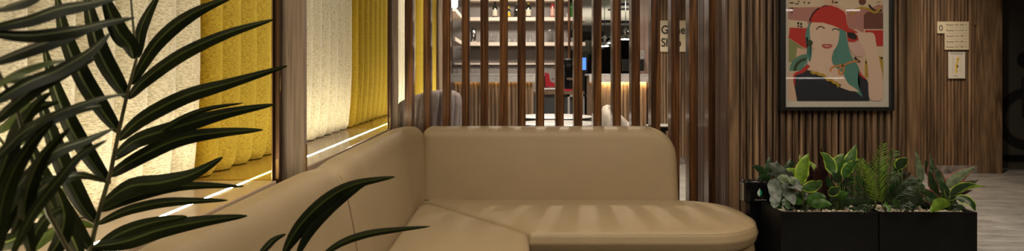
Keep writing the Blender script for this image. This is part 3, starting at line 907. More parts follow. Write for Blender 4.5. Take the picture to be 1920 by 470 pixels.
def leaf(mb, base, tip, width, bend=(0, 0, 0), face=(0, -1, .35), shape='oval', mi=0, edge=None, fold=.18, n=12, rib=None):
    base, tip = Vector(base), Vector(tip)
    mid = (base + tip) / 2 + Vector(bend)
    face = Vector(face).normalized()
    cols = (-1, -.80, -.42, -.07, .07, .42, .80, 1)
    rows = []
    for i in range(n + 1):
        t = i / n
        p = base * (1 - t) ** 2 + mid * 2 * t * (1 - t) + tip * t * t
        tan = ((mid - base) * (1 - t) + (tip - mid) * t)
        if tan.length < 1e-6: tan = tip - base
        tan.normalize()
        side = tan.cross(face)
        if side.length < .05: side = tan.cross(Vector((1, 0, .2)))
        side.normalize()
        nn = side.cross(tan).normalized()
        if shape == 'oval': w = math.sin(PI * min(1, t ** .8)) ** .75
        elif shape == 'heart': w = (math.sin(PI * t ** .55)) ** .7
        elif shape == 'spear': w = math.sin(PI * t ** .62) ** 1.0
        else: w = math.sin(PI * (t * .96 + .02) ** .75) ** .7
        w = max(w, .02) * width / 2
        rip = .05 * width * math.sin(t * 19)
        rows.append([p + side * (c_ * w) - nn * (fold * w * abs(c_)) + nn * (rip * (abs(c_) ** 3)) for c_ in cols])
    def mif(i, j):
        if edge is not None and (j == 0 or j == 6): return edge
        if rib is not None and j == 3: return rib
        return mi
    mb.grid(rows, mif=mif)
def plant(name, lab, base, leaves, mats, cat='plant', stalk=M['stalk'], group=None, dense=14):
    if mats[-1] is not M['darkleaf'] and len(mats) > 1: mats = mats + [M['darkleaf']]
    """leaves: (base px, tip px, depth, depth at tip, width in px, shape, bend px, material, edge)"""
    root = empty(name, base, lab, cat, group)
    mb = MB(); st = MB()
    g0 = Vector(base)
    for (b0, t0, d0, d1, w, shp, bend, mi, ed) in leaves:
        B = P(*b0, d0); T = P(*t0, d1)
        bd = Vector((bend[0] * d0 / F, random.uniform(-.01, .01), -bend[1] * d0 / F))
        leaf(mb, B, T, w * .92 * d0 / F, bd, (random.uniform(-.35, .35), -1, random.uniform(.1, .6)), shp, mi, ed)
        m_ = (g0 + B) / 2 + Vector((0, 0, .01))
        st.tube([g0, m_, B], [.0028, .0024, .0016], 6)
    if dense:
        for k in range(dense):
            a = random.uniform(0, 2 * PI); l = random.uniform(.05, .085)
            b0 = g0 + Vector((random.uniform(-.035, .035), random.uniform(-.03, .03), random.uniform(.02, .06)))
            t0 = b0 + Vector((math.cos(a) * l * .8, math.sin(a) * l * .6, random.uniform(-.005, .07)))
            st.tube([g0, b0], [.0016, .0012], 5)
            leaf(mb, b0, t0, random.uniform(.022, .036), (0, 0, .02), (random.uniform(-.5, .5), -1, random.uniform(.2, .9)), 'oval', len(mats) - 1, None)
    mb.build('leaves', mats, root, smooth=True, angle=180)
    st.build('stalks', stalk, root, smooth=True, angle=180)
    return root
def gp(x, D=2.86): return ((x - VX) / F * D, D, PZ - .035)
a_ = 2.84
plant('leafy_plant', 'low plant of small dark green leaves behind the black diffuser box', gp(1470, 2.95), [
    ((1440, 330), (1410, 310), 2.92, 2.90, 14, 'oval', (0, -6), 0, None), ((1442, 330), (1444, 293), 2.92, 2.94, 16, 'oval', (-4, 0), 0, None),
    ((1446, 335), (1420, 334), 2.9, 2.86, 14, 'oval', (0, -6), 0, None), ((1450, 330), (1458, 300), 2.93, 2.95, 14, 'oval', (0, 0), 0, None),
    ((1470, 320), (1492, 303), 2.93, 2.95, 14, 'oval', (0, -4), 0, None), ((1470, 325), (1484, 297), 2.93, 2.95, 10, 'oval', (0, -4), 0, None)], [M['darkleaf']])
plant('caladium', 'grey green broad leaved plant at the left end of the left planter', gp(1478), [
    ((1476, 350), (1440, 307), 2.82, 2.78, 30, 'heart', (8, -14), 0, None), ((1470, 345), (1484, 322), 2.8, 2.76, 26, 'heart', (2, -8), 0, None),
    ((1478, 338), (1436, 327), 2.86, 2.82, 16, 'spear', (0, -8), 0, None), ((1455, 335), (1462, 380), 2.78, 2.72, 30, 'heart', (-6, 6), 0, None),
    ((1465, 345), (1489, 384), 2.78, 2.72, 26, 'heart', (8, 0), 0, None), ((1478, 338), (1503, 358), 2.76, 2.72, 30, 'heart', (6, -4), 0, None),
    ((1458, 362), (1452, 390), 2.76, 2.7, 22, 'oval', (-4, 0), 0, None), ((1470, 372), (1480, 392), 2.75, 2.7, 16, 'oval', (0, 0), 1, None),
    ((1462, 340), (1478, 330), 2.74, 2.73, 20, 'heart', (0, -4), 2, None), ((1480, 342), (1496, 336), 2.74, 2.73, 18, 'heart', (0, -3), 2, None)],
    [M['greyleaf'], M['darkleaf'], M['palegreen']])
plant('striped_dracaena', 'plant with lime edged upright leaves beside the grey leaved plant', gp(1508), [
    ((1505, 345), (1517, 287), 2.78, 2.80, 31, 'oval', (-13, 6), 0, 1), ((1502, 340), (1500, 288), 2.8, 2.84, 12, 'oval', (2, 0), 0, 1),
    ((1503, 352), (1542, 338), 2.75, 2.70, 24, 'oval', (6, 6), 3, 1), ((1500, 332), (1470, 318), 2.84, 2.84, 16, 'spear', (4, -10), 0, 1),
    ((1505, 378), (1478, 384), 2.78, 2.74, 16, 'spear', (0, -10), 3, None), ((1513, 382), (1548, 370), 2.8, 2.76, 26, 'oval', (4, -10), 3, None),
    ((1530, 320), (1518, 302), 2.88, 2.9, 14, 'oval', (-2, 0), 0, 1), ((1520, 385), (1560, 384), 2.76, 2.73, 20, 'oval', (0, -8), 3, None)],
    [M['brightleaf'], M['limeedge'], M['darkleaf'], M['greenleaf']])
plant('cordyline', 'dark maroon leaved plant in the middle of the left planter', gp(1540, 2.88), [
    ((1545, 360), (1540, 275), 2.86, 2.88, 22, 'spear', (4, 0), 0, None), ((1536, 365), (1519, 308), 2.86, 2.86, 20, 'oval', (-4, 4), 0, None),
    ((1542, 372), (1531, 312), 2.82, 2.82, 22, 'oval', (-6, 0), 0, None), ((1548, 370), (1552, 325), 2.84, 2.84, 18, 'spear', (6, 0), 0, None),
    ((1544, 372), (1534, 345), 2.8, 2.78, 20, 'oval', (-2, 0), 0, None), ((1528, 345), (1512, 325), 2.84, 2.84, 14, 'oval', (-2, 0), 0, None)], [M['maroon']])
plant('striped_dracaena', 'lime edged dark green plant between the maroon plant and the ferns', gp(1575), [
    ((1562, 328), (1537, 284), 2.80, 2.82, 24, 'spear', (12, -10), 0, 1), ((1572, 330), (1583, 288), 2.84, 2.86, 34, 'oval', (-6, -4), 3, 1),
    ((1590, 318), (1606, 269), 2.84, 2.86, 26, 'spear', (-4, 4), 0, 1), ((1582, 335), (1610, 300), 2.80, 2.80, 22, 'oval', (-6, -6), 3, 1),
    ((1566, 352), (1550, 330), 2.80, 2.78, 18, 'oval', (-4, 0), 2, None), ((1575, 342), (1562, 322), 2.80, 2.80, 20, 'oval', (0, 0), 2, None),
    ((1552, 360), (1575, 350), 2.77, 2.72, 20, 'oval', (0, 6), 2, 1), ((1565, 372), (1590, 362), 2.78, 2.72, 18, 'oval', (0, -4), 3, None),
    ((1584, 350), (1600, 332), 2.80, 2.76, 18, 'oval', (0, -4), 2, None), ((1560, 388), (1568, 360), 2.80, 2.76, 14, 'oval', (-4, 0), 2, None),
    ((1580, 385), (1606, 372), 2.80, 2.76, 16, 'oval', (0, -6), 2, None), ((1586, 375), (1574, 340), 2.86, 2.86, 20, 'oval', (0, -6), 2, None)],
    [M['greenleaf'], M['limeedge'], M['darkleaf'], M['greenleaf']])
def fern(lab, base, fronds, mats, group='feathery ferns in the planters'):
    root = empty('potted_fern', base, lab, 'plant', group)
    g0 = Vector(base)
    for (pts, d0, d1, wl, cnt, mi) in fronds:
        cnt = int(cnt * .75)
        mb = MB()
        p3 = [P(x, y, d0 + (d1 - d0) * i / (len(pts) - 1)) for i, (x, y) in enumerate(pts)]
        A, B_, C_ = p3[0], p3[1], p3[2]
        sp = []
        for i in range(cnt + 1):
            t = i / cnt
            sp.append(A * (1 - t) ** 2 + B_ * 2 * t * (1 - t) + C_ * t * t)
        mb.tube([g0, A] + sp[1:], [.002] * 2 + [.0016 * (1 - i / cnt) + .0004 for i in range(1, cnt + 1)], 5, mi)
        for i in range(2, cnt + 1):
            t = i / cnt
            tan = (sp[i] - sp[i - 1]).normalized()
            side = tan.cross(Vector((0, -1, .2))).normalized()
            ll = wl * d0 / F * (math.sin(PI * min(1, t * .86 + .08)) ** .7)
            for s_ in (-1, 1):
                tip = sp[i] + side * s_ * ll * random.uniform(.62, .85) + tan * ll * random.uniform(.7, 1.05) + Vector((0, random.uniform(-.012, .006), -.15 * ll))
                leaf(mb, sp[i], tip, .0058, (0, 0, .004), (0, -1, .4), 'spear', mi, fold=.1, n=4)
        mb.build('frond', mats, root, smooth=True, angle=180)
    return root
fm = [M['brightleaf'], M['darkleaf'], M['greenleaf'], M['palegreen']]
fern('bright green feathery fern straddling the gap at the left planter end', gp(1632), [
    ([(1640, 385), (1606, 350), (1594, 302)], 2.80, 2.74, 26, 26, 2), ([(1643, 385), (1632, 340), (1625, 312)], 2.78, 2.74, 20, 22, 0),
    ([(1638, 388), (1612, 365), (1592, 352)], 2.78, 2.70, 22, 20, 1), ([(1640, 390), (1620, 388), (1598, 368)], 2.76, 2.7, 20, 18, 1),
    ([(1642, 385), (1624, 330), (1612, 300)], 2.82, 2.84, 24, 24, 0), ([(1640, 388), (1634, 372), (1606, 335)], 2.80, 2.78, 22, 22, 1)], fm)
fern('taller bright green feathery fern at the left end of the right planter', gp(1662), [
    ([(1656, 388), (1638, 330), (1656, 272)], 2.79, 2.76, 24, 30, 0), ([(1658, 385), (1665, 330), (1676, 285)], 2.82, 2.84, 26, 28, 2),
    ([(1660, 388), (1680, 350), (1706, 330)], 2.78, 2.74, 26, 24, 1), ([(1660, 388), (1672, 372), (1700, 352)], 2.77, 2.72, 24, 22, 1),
    ([(1655, 388), (1640, 350), (1642, 300)], 2.84, 2.86, 24, 26, 1), ([(1662, 386), (1675, 330), (1690, 305)], 2.85, 2.88, 24, 24, 1),
    ([(1662, 390), (1690, 385), (1702, 378)], 2.75, 2.70, 16, 16, 1)], fm)
plant('calathea', 'striped round leaved plant in the middle of the right planter', gp(1702), [
    ((1684, 318), (1702, 297), 2.82, 2.80, 24, 'oval', (-2, -4), 1, 2), ((1690, 325), (1680, 298), 2.84, 2.84, 14, 'oval', (-2, 0), 1, 2),
    ((1700, 372), (1732, 345), 2.76, 2.72, 34, 'oval', (4, -8), 0, None), ((1698, 362), (1724, 335), 2.80, 2.78, 34, 'oval', (4, -4), 0, None),
    ((1694, 365), (1676, 325), 2.80, 2.80, 26, 'oval', (-4, 0), 0, None), ((1695, 375), (1668, 348), 2.78, 2.74, 26, 'oval', (-4, -4), 1, None),
    ((1705, 385), (1722, 365), 2.76, 2.72, 22, 'oval', (0, 0), 1, None), ((1702, 380), (1690, 345), 2.76, 2.72, 26, 'oval', (0, 0), 0, None),
    ((1692, 388), (1672, 375), 2.74, 2.70, 16, 'oval', (0, 0), 3, None), ((1665, 385), (1670, 398), 2.73, 2.68, 14, 'oval', (-6, -14), 3, None)],
    [M['stripeleaf'], M['darkleaf'], M['limeedge'], M['greenleaf']])
plant('red_edged_plant', 'red edged grey green plant with one tall spear leaf, right planter', gp(1750), [
    ((1728, 342), (1715, 279), 2.82, 2.84, 17, 'spear', (6, 0), 0, None), ((1755, 360), (1744, 285), 2.82, 2.84, 26, 'spear', (4, -4), 1, 2),
    ((1762, 372), (1742, 318), 2.80, 2.78, 24, 'oval', (-4, 0), 3, 2), ((1768, 362), (1753, 312), 2.82, 2.82, 20, 'oval', (4, -6), 1, 2),
    ((1772, 352), (1830, 312), 2.84, 2.86, 26, 'spear', (4, -8), 0, 2), ((1790, 350), (1836, 336), 2.86, 2.88, 16, 'spear', (0, 4), 1, 2),
    ((1765, 378), (1722, 358), 2.76, 2.72, 22, 'oval', (0, -8), 3, 2), ((1766, 380), (1730, 374), 2.75, 2.71, 20, 'oval', (0, -6), 1, 2),
    ((1756, 340), (1735, 300), 2.85, 2.86, 20, 'oval', (-4, 0), 3, 2), ((1775, 372), (1762, 338), 2.78, 2.78, 16, 'oval', (4, 0), 3, None)],
    [M['palegreen'], M['stripeleaf'], M['rededge'], M['darkleaf']])
plant('striped_dracaena', 'lime edged plant arching over the right end of the right planter', gp(1778), [
    ((1782, 368), (1832, 346), 2.78, 2.74, 18, 'spear', (-6, -16), 0, 1), ((1785, 365), (1850, 350), 2.80, 2.80, 10, 'spear', (0, -14), 2, 1),
    ((1790, 372), (1829, 396), 2.76, 2.72, 22, 'oval', (14, -16), 0, 1), ((1778, 372), (1770, 335), 2.78, 2.78, 10, 'spear', (-2, 0), 0, 1),
    ((1782, 382), (1745, 398), 2.75, 2.69, 24, 'oval', (-4, -14), 2, None), ((1780, 376), (1815, 352), 2.78, 2.76, 12, 'spear', (0, -4), 0, 1),
    ((1780, 372), (1826, 355), 2.80, 2.80, 10, 'spear', (0, -4), 3, None)], [M['darkleaf'], M['limeedge'], M['brightleaf'], M['maroon']])

# ================================================================ foreground palms
def blade(mb, pts, D0, D1, wpx, twist=0., mi=0, rib=1, n=18, sag=0.):
    """one long strap leaflet, folded along its midrib; pts in px from base to tip, D0..D1 its distance along the way"""
    k = len(pts) - 1
    P3 = [P(x, y, D0 + (D1 - D0) * (i / k)) for i, (x, y) in enumerate(pts)]
    def spline(t):
        u = t * k; i = min(int(u), k - 1); f = u - i
        p0 = P3[max(i - 1, 0)]; p1 = P3[i]; p2 = P3[i + 1]; p3 = P3[min(i + 2, k)]
        return .5 * ((2 * p1) + (p2 - p0) * f + (2 * p0 - 5 * p1 + 4 * p2 - p3) * f * f + (3 * p1 - p0 - 3 * p2 + p3) * f ** 3)
    rows = []
    for i in range(n + 1):
        t = i / n
        p = spline(t); q = spline(min(1, t + .02)) - spline(max(0, t - .02))
        tan = q.normalized()
        face = Vector((math.sin(twist), -math.cos(twist), .25)).normalized()
        side = tan.cross(face).normalized(); nn = side.cross(tan).normalized()
        w = wpx * ((D0 + D1) / 2) / F / 2 * .94 * max(.03, math.sin(PI * (t * .97 + .015) ** .80) ** .75)
        row = []
        for c_ in (-1, -.55, -.12, .12, .55, 1):
            row.append(p + side * c_ * w - nn * (abs(c_) * w * .35))
        rows.append(row)
    mb.grid(rows, mif=lambda i, j: rib if j == 2 else mi)
    # underside skin, a hair thinner than a millimetre away, so the leaflet has body
    rows2 = [[q_ + Vector((0, .0007, -.0002)) for q_ in r] for r in rows]
    mb.grid(rows2, mif=lambda i, j: mi)
pm2 = [M['palm'], M['palmmid'], M['palmlight']]
POT = Vector((-.52, .62, 0))
palm = empty('palm_plant', POT, 'large dark green palm filling the left foreground', 'plant')
def frond(stempts, D, blades, r=.0030):
    mb = MB()
    st = [P(x, y, D[0] + (D[1] - D[0]) * i / (len(stempts) - 1)) for i, (x, y) in enumerate(stempts)]
    low = Vector((POT.x, POT.y, .46))
    st = [low, (low + st[0]) / 2 + Vector((.0, .02, .02))] + st
    fr_ = MB().tube(st, [r * 1.6, r * 1.4] + [r * (1.1 - .7 * i / len(stempts)) for i in range(len(stempts))], 8).build('frond_stem', M['palmstem'], palm, smooth=True, angle=180)
    for b in blades:
        blade(mb, *b)
    mb.build('leaflets', pm2, fr_, smooth=True, angle=180)
frond([(168, 470), (185, 400), (208, 320), (224, 240), (240, 170), (256, 110), (250, 50), (245, -10)], (.86, .92), [
    ([(246, 158), (285, 90), (330, 45), (380, 15), (440, -8)], .90, .95, 30, .1),
    ([(240, 185), (270, 150), (340, 100), (425, 62), (513, 36)], .90, .97, 30, -.1),
    ([(222, 262), (265, 222), (345, 180), (430, 155), (538, 123)], .89, .98, 32, .1),
    ([(216, 292), (255, 262), (330, 238), (420, 212), (515, 195)], .88, .99, 33, 0),
    ([(214, 300), (262, 268), (340, 222), (390, 203), (455, 193)], .90, .97, 14, 0),
    ([(205, 330), (250, 300), (330, 262), (410, 248), (492, 243)], .88, .98, 30, .2),
    ([(190, 385), (240, 350), (300, 342), (360, 326), (417, 294)], .87, .96, 36, 0),
    ([(190, 395), (240, 372), (310, 352), (370, 347), (456, 349)], .88, .98, 22, .3),
    ([(182, 420), (235, 395), (300, 380), (360, 376), (427, 375)], .87, .97, 20, .2),
    ([(176, 462), (235, 452), (300, 430), (380, 414), (463, 404)], .86, .96, 34, 0),
    ([(172, 472), (220, 440), (280, 418), (350, 405)], .86, .93, 30, 0),
    ([(250, 110), (242, 85), (222, 60), (205, 20), (190, -20)], .90, .86, 36, .2, 0, 2),
    ([(240, 185), (215, 150), (185, 95), (168, 30), (160, -20)], .90, .84, 36, .1, 0, 2),
    ([(258, 108), (262, 60), (276, 25), (300, -15)], .91, .95, 24, 0),
    ([(224, 250), (190, 205), (150, 140), (118, 60), (105, -15)], .89, .82, 36, .1, 0, 2),
    ([(205, 345), (170, 300), (130, 235), (100, 160), (80, 80)], .88, .82, 34, .1, 0, 2),
    ([(180, 418), (150, 380), (115, 310), (90, 240), (70, 170)], .87, .80, 38, .1, 0, 2),
    ([(170, 470), (140, 430), (100, 370), (70, 310), (50, 250)], .86, .80, 36, .1, 0, 2)])
frond([(130, 470), (90, 400), (60, 300), (30, 200), (-20, 100)], (.62, .52), [
    ([(-20, 52), (50, 36), (110, 16), (170, 5), (222, -6)], .52, .62, 36, 0),
    ([(-20, 62), (60, 66), (140, 55), (195, 42), (252, 32)], .52, .62, 30, 0),
    ([(-20, 120), (50, 92), (110, 70), (160, 52), (210, 42)], .52, .64, 40, 0),
    ([(-20, 195), (50, 155), (110, 130), (165, 98), (205, 62)], .50, .62, 34, .2),
    ([(-20, 235), (30, 190), (75, 155), (125, 130), (178, 108)], .50, .60, 40, 0),
    ([(40, 262), (90, 220), (150, 196), (200, 180), (238, 176)], .52, .62, 18, 0),
    ([(-10, 300), (40, 250), (90, 222), (140, 205), (190, 198)], .52, .62, 30, .2),
    ([(10, 400), (40, 340), (100, 285), (160, 262), (212, 240)], .52, .64, 28, .1),
    ([(20, 440), (55, 375), (100, 340), (150, 328), (200, 342)], .52, .64, 26, .1),
    ([(-5, 480), (0, 400), (20, 330), (60, 265), (100, 225)], .50, .54, 32, .2),
    ([(20, 480), (60, 400), (110, 335), (150, 290), (200, 262)], .50, .58, 22, .2),
    ([(60, 480), (45, 420), (50, 360), (80, 290), (130, 240)], .52, .56, 34, 0),
    ([(-10, 350), (10, 290), (35, 240), (65, 195), (95, 172)], .58, .6, 28, 0),
    ([(-20, 380), (10, 300), (30, 240), (60, 205), (110, 190)], .57, .62, 34, 0),
    ([(-20, 470), (5, 420), (40, 370), (80, 340), (110, 330)], .56, .6, 34, 0),
    ([(-20, 20), (20, 10), (60, -5), (90, -20)], .52, .58, 34, 0),
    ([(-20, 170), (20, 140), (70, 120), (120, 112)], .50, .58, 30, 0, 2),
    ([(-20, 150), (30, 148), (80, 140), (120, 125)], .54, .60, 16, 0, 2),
    ([(50, 480), (70, 430), (95, 400), (130, 385)], .66, .7, 26, 0),
    ([(90, 480), (110, 450), (120, 400), (100, 340)], .68, .7, 36, 0, 0, 2),
    ([(150, 480), (132, 440), (100, 390), (80, 350)], .70, .74, 36, 0, 0, 2)], .0022)
frond([(60, 480), (40, 380), (15, 280), (-30, 220)], (.95, 1.05), [
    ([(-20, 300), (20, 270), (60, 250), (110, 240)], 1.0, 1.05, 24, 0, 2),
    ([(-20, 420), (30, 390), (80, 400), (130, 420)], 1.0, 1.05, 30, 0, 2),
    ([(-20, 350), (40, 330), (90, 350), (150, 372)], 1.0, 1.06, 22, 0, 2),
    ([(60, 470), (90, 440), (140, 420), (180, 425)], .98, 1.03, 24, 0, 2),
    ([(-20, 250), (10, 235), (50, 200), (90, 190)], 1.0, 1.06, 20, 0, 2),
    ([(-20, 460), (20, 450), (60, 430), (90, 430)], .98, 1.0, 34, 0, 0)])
frond([(545, 520), (560, 480)], (.92, .93), [
    ([(530, 478), (560, 425), (610, 375), (665, 345), (740, 331)], .93, .99, 27, 0),
    ([(556, 480), (580, 435), (618, 392), (668, 352), (700, 336)], .93, .99, 20, .2, 0, 0),
    ([(600, 482), (640, 455), (690, 438), (745, 430), (806, 424)], .93, 1.0, 15, .2),
    ([(484, 480), (500, 462), (515, 448), (536, 438)], .93, .96, 14, .2),
    ([(520, 490), (560, 440), (600, 395), (640, 360)], .94, .99, 14, .2)])
MB().lathe((POT.x, POT.y, 0), [(.10, 0), (.11, .01), (.13, .40), (.14, .44), (.125, .445), (.12, .42)], 32).build('pot', M['planter'], palm, smooth=True)

# ================================================================ behind the slats: lounge chairs and tables
def tub_chair(loc, r, hmax, hmin, face_deg, m, lab, group, seat_z=.40, chan=14, spread=118):
    root = empty('tub_chair', loc, lab, 'chair', group)
    cx_, cy_ = loc[0], loc[1]
    th = .055
    n = chan * 6
    rows_o, rows_i = [], []
    grid_ = []
    for i in range(n + 1):
        a = -spread + 2 * spread * i / n
        ang = R(face_deg + 180 + a)
        k = (1 + math.cos(R(a) * 180 / spread)) / 2
        top = hmin + (hmax - hmin) * k ** .6
        u = (i / 6) % 1
        sc_ = .012 * math.sin(PI * u) ** .6 if 0 < u < 1 else 0
        prof = []
        for (d, z) in ((0, .16), (th * .0, seat_z), (th * .0 + .004, top - .10), (0, top - .04), (th * -.25, top - .012), (-th * .5, top), (-th * .8, top - .012), (-th, top - .04), (-th, top - .12), (-th, seat_z)):
            # channels sweep diagonally round the shell
            prof.append(Vector((cx_ + (r + d + sc_ * (1 if d > -th * .3 else -1)) * math.cos(ang + (z - seat_z) * .55), cy_ + (r + d + sc_ * (1 if d > -th * .3 else -1)) * math.sin(ang + (z - seat_z) * .55), loc[2] + z)))
        grid_.append(prof)
    mb = MB().grid(grid_)
    mb.add(grid_[0], [list(range(len(grid_[0])))]); mb.add(grid_[-1], [list(range(len(grid_[-1])))])
    mb.build('backrest', m, root, smooth=True, angle=60)
    MB().lathe((cx_, cy_, loc[2]), [(r * .6, seat_z - .13), (r * .84, seat_z - .12), (r * .86, seat_z - .02), (r * .8, seat_z + .02), (r * .4, seat_z + .03)], 32).build('seat', m, root, smooth=True)
    for k in range(4):
        ang = R(face_deg + 45 + 90 * k)
        MB().tube([(cx_ + r * .8 * math.cos(ang), cy_ + r * .8 * math.sin(ang), loc[2]), (cx_ + r * .62 * math.cos(ang), cy_ + r * .62 * math.sin(ang), loc[2] + seat_z - .12)], [.009, .015], 10).build('leg', M['black'], root, smooth=True)
    return root
tub_chair((-.503, 3.90, 0), .186, 1.0, .93, 115, M['chairgrey'], 'grey tub chair with pleated back behind the slats, against the left ledge', 'tub chairs behind the slats')
tub_chair((.93, 5.35, 0), .17, .83, .62, -35, M['chairwhite'], 'cream tub chair in front of the right bar counter', 'tub chairs behind the slats', chan=8)
def cafe_table(x, y, r, z, lab):
    root = empty('round_table', (x, y, 0), lab, 'table', 'round white tables behind the slats')
    MB().lathe((x, y, 0), [(r * .99, z - .006), (r, z - .003), (r, z - .001), (r * .995, z)], 48).build('tabletop', M['white'], root, smooth=True)
    MB().lathe((x, y, 0), [(r * .96, z - .030), (r * .985, z - .024), (r * .985, z - .007), (r * .97, z - .0061)], 48).build('rim', M['black'], root, smooth=True)
    MB().lathe((x, y, 0), [(.03, .02), (.025, z - .03)], 20).build('pedestal', M['black'], root, smooth=True)
    MB().lathe((x, y, 0), [(r * .7, 0), (r * .7, .012), (.05, .02)], 32).build('foot', M['black'], root, smooth=True)
cafe_table(.345, 5.16, .30, .75, 'farther round white café table behind the slats')
cafe_table(.33, 4.52, .28, .745, 'nearer round white café table just behind the slats')
cafe_table((1241 - VX) / F * 4.3, 4.3, .105, .748, 'small white side table at the right end of the sofa backrest, behind slats')

# ================================================================ bar
def counter(x0, x1, y, z, lab, led, hs=.115):
    root = empty('bar_counter', ((x0 + x1) / 2, y, 0), lab, 'counter', 'bar counters')
    MB().box(x0, x1, y, y + .5, z - .03, z, bev=.004).box(x0, x1, y, y + .022, z - hs, z - .02, bev=.003).build('worktop', M['counter'], root)
    mb = MB().box(x0 + .02, x1 - .02, y + .07, y + .46, 0, z - .031)
    flutes_front(mb, x0 + .02, x1 - .02, y + .07, 0, z - .031, .052, .036, .022)
    mb.build('fluted_front', M['bar_flute'], root, smooth=True, angle=50)
    MB().box(x0 + .03, x1 - .03, y + .026, y + .036, z - hs + .020, z - hs + .045).build('light_strip', led, root)
counter(-.76, .287, 8.0, 1.085, 'left stone topped bar counter with amber strip light', M['ledwarm'], .105)
counter(.967, 1.715, 8.0, 1.085, 'right stone topped bar counter with bright strip light', M['ledbar'], .105)

def shelf(x0, x1, z, y, lab, side=True):
    o = MB().box(x0, x1, y, BY - .001, z - .06, z, bev=.003).build('wall_shelf', M['shelf'], origin=((x0 + x1) / 2, y, z))
    tag(o, lab, 'shelf', 'pale shelves of the bar')
for z, nm in ((2.345, 'topmost pale bar shelf, cut by the top of the view'), (2.02, 'pale bar shelf holding the wine bottles'), (1.605, 'pale bar shelf holding the glasses')):
    shelf(-.80, .93, z, 10.62, nm)
for z, nm in ((2.02, 'upper short side shelf at the left end of the bar shelves'), (1.605, 'lower short side shelf at the left end of the bar shelves')):
    o = MB().box(-1.055, -.80, 9.0, BY - .3, z - .06, z, bev=.003).build('wall_shelf', M['shelf'], origin=(-.9, 9.8, z))
    tag(o, nm, 'shelf', 'pale shelves of the bar')
for z, nm in ((2.02, 'upper return shelf at the right end of the bar shelves'), (1.605, 'lower return shelf at the right end of the bar shelves')):
    o = MB().box(.96, 1.22, 10.62, 12.7, z - .06, z, bev=.003).build('wall_shelf', M['shelf'], origin=(1.1, 11, z))
    tag(o, nm, 'shelf', 'pale shelves of the bar')
o = MB().box(.93, .96, 10.60, BY, 0, 2.6, bev=.003).build('shelf_upright', M['slat'], origin=(.945, 10.7, 0))
tag(o, 'reddish wooden upright at the right end of the bar shelves', 'upright')
o = MB().box(-.86, -.835, 9.0, 9.03, 0, 2.6, bev=.003).build('shelf_upright', M['slat'], origin=(-.85, 9.0, 0))
tag(o, 'slim wooden upright at the left end of the bar shelves', 'upright')
ll = empty('wall_lamp', (-.78, 8.9, 2.16), 'bright white lamp at the top left of the bar shelves', 'lamp')
MB().lathe((-.80, 8.9, 2.0), [(.03, 0), (.045, .02), (.045, .16), (.03, .19)], 20).build('lamp_shade', plain('lamp_shade_lit', (1, 1, 1), .5, emit=(1, .93, .82), es=10), ll, smooth=True)
MB().tube([(-.80, 8.9, 2.19), (-.80, 8.9, 2.6)], .006, 8).build('rod', M['chrome'], ll)

def bottle(px, zb, h, r, glass, lab, cap=None, lb=True, y=10.74):
    x = (px - VX) / F * y
    root = empty('wine_bottle', (x, y, zb), lab, 'bottle', 'bottles on the bar shelf')
    MB().lathe((x, y, zb), [(r * .9, 0), (r, .008), (r, h * .58), (r * .85, h * .66), (r * .38, h * .76), (r * .32, h * .96), (r * .38, h * .965), (r * .38, h)], 20).build('bottle_glass', glass, root, smooth=True)
    if lb: MB().lathe((x, y, zb), [(r * 1.01, h * .10), (r * 1.03, h * .11), (r * 1.03, h * .48), (r * 1.01, h * .49)], 20).build('label', lb if lb is not True else M['label'], root, smooth=True)
    if cap: MB().lathe((x, y, zb), [(r * .40, h * .8), (r * .42, h * .82), (r * .42, h * 1.0), (r * .3, h * 1.01)], 16).build('foil', cap, root, smooth=True)
bottle(928, 2.02, .27, .042, M['wineglass'], 'dark wine bottle with white label, leftmost on the bar shelf', M['black'])
bottle(954, 2.02, .19, .03, M['wineglass'], 'short dark bottle with yellow label on the bar shelf', M['yellow'], M['yellow'])
bottle(968.5, 2.02, .24, .042, M['wineglass'], 'plain black bottle without label beside the yellow labelled one', None, None)
bottle(991, 2.02, .28, .045, M['wineglass'], 'dark wine bottle with cream label, right of the black bottle', M['yellow'])
bottle(1036.5, 2.02, .31, .040, M['redglass'], 'red bottle with pink label on the bar shelf', M['label'], plain('pink_label', (.72, .42, .34), .5))
bottle(1071, 2.02, .31, .038, M['greenglass'], 'green glass bottle at the right end of the bar shelf', M['black'], None)
def cup(px, zb, h, r, m, lab, cat='glass', name='drinking_glass', y=10.74, prof=None, grp='glasses on the lower bar shelf'):
    x = (px - VX) / F * y
    pr_ = prof or [(r * .8, 0), (r * .85, .004), (r, h), (r * .93, h), (r * .8, .01)]
    o = MB().lathe((x, y, zb), pr_, 20).build(name, m, smooth=True, origin=(x, y, zb))
    tag(o, lab, cat, grp)
gw = [(.03, 0), (.032, .003), (.005, .008), (.005, .05), (.034, .075), (.038, .11), (.030, .14), (.028, .14), (.035, .11), (.031, .078)]
GL = ['wine glass beside the carafe on the glass shelf', 'wine glass second from the carafe on the glass shelf']
for i, px in enumerate((921, 929)):
    cup(px, 1.605, .14, .03, M['glassy'], GL[i], prof=gw, name='wine_glass')
for i, px in enumerate((955, 965, 986, 994)):
    cup(px, 1.605, .13, .034, M['glassy'], ['tumbler on the glass shelf below the yellow labelled bottle', 'tumbler on the glass shelf below the plain black bottle', 'tumbler on the glass shelf, left one below the cream labelled bottle', 'tumbler on the glass shelf, right one below the cream labelled bottle'][i])
cup(1032, 1.605, .22, .07, M['glassy'], 'large glass jar on the lower bar shelf', 'jar', 'glass_jar', prof=[(.05, 0), (.065, .01), (.07, .2), (.06, .22), (.055, .22), (.064, .2), (.058, .015)])
for i, px in enumerate((1066, 1072.5)):
    cup(px, 1.605, .08, .026, M['white'], ['white cup at the right end of the glass shelf', 'white cup in the corner of the glass shelf, next to the green foliage'][i], 'cup', 'white_cup', grp='white cups on the bar shelves')
cup(1064.5, 2.02, .075, .026, M['white'], 'white cup beside the green bottle on the bottle shelf', 'cup', 'white_cup', grp='white cups on the bar shelves')
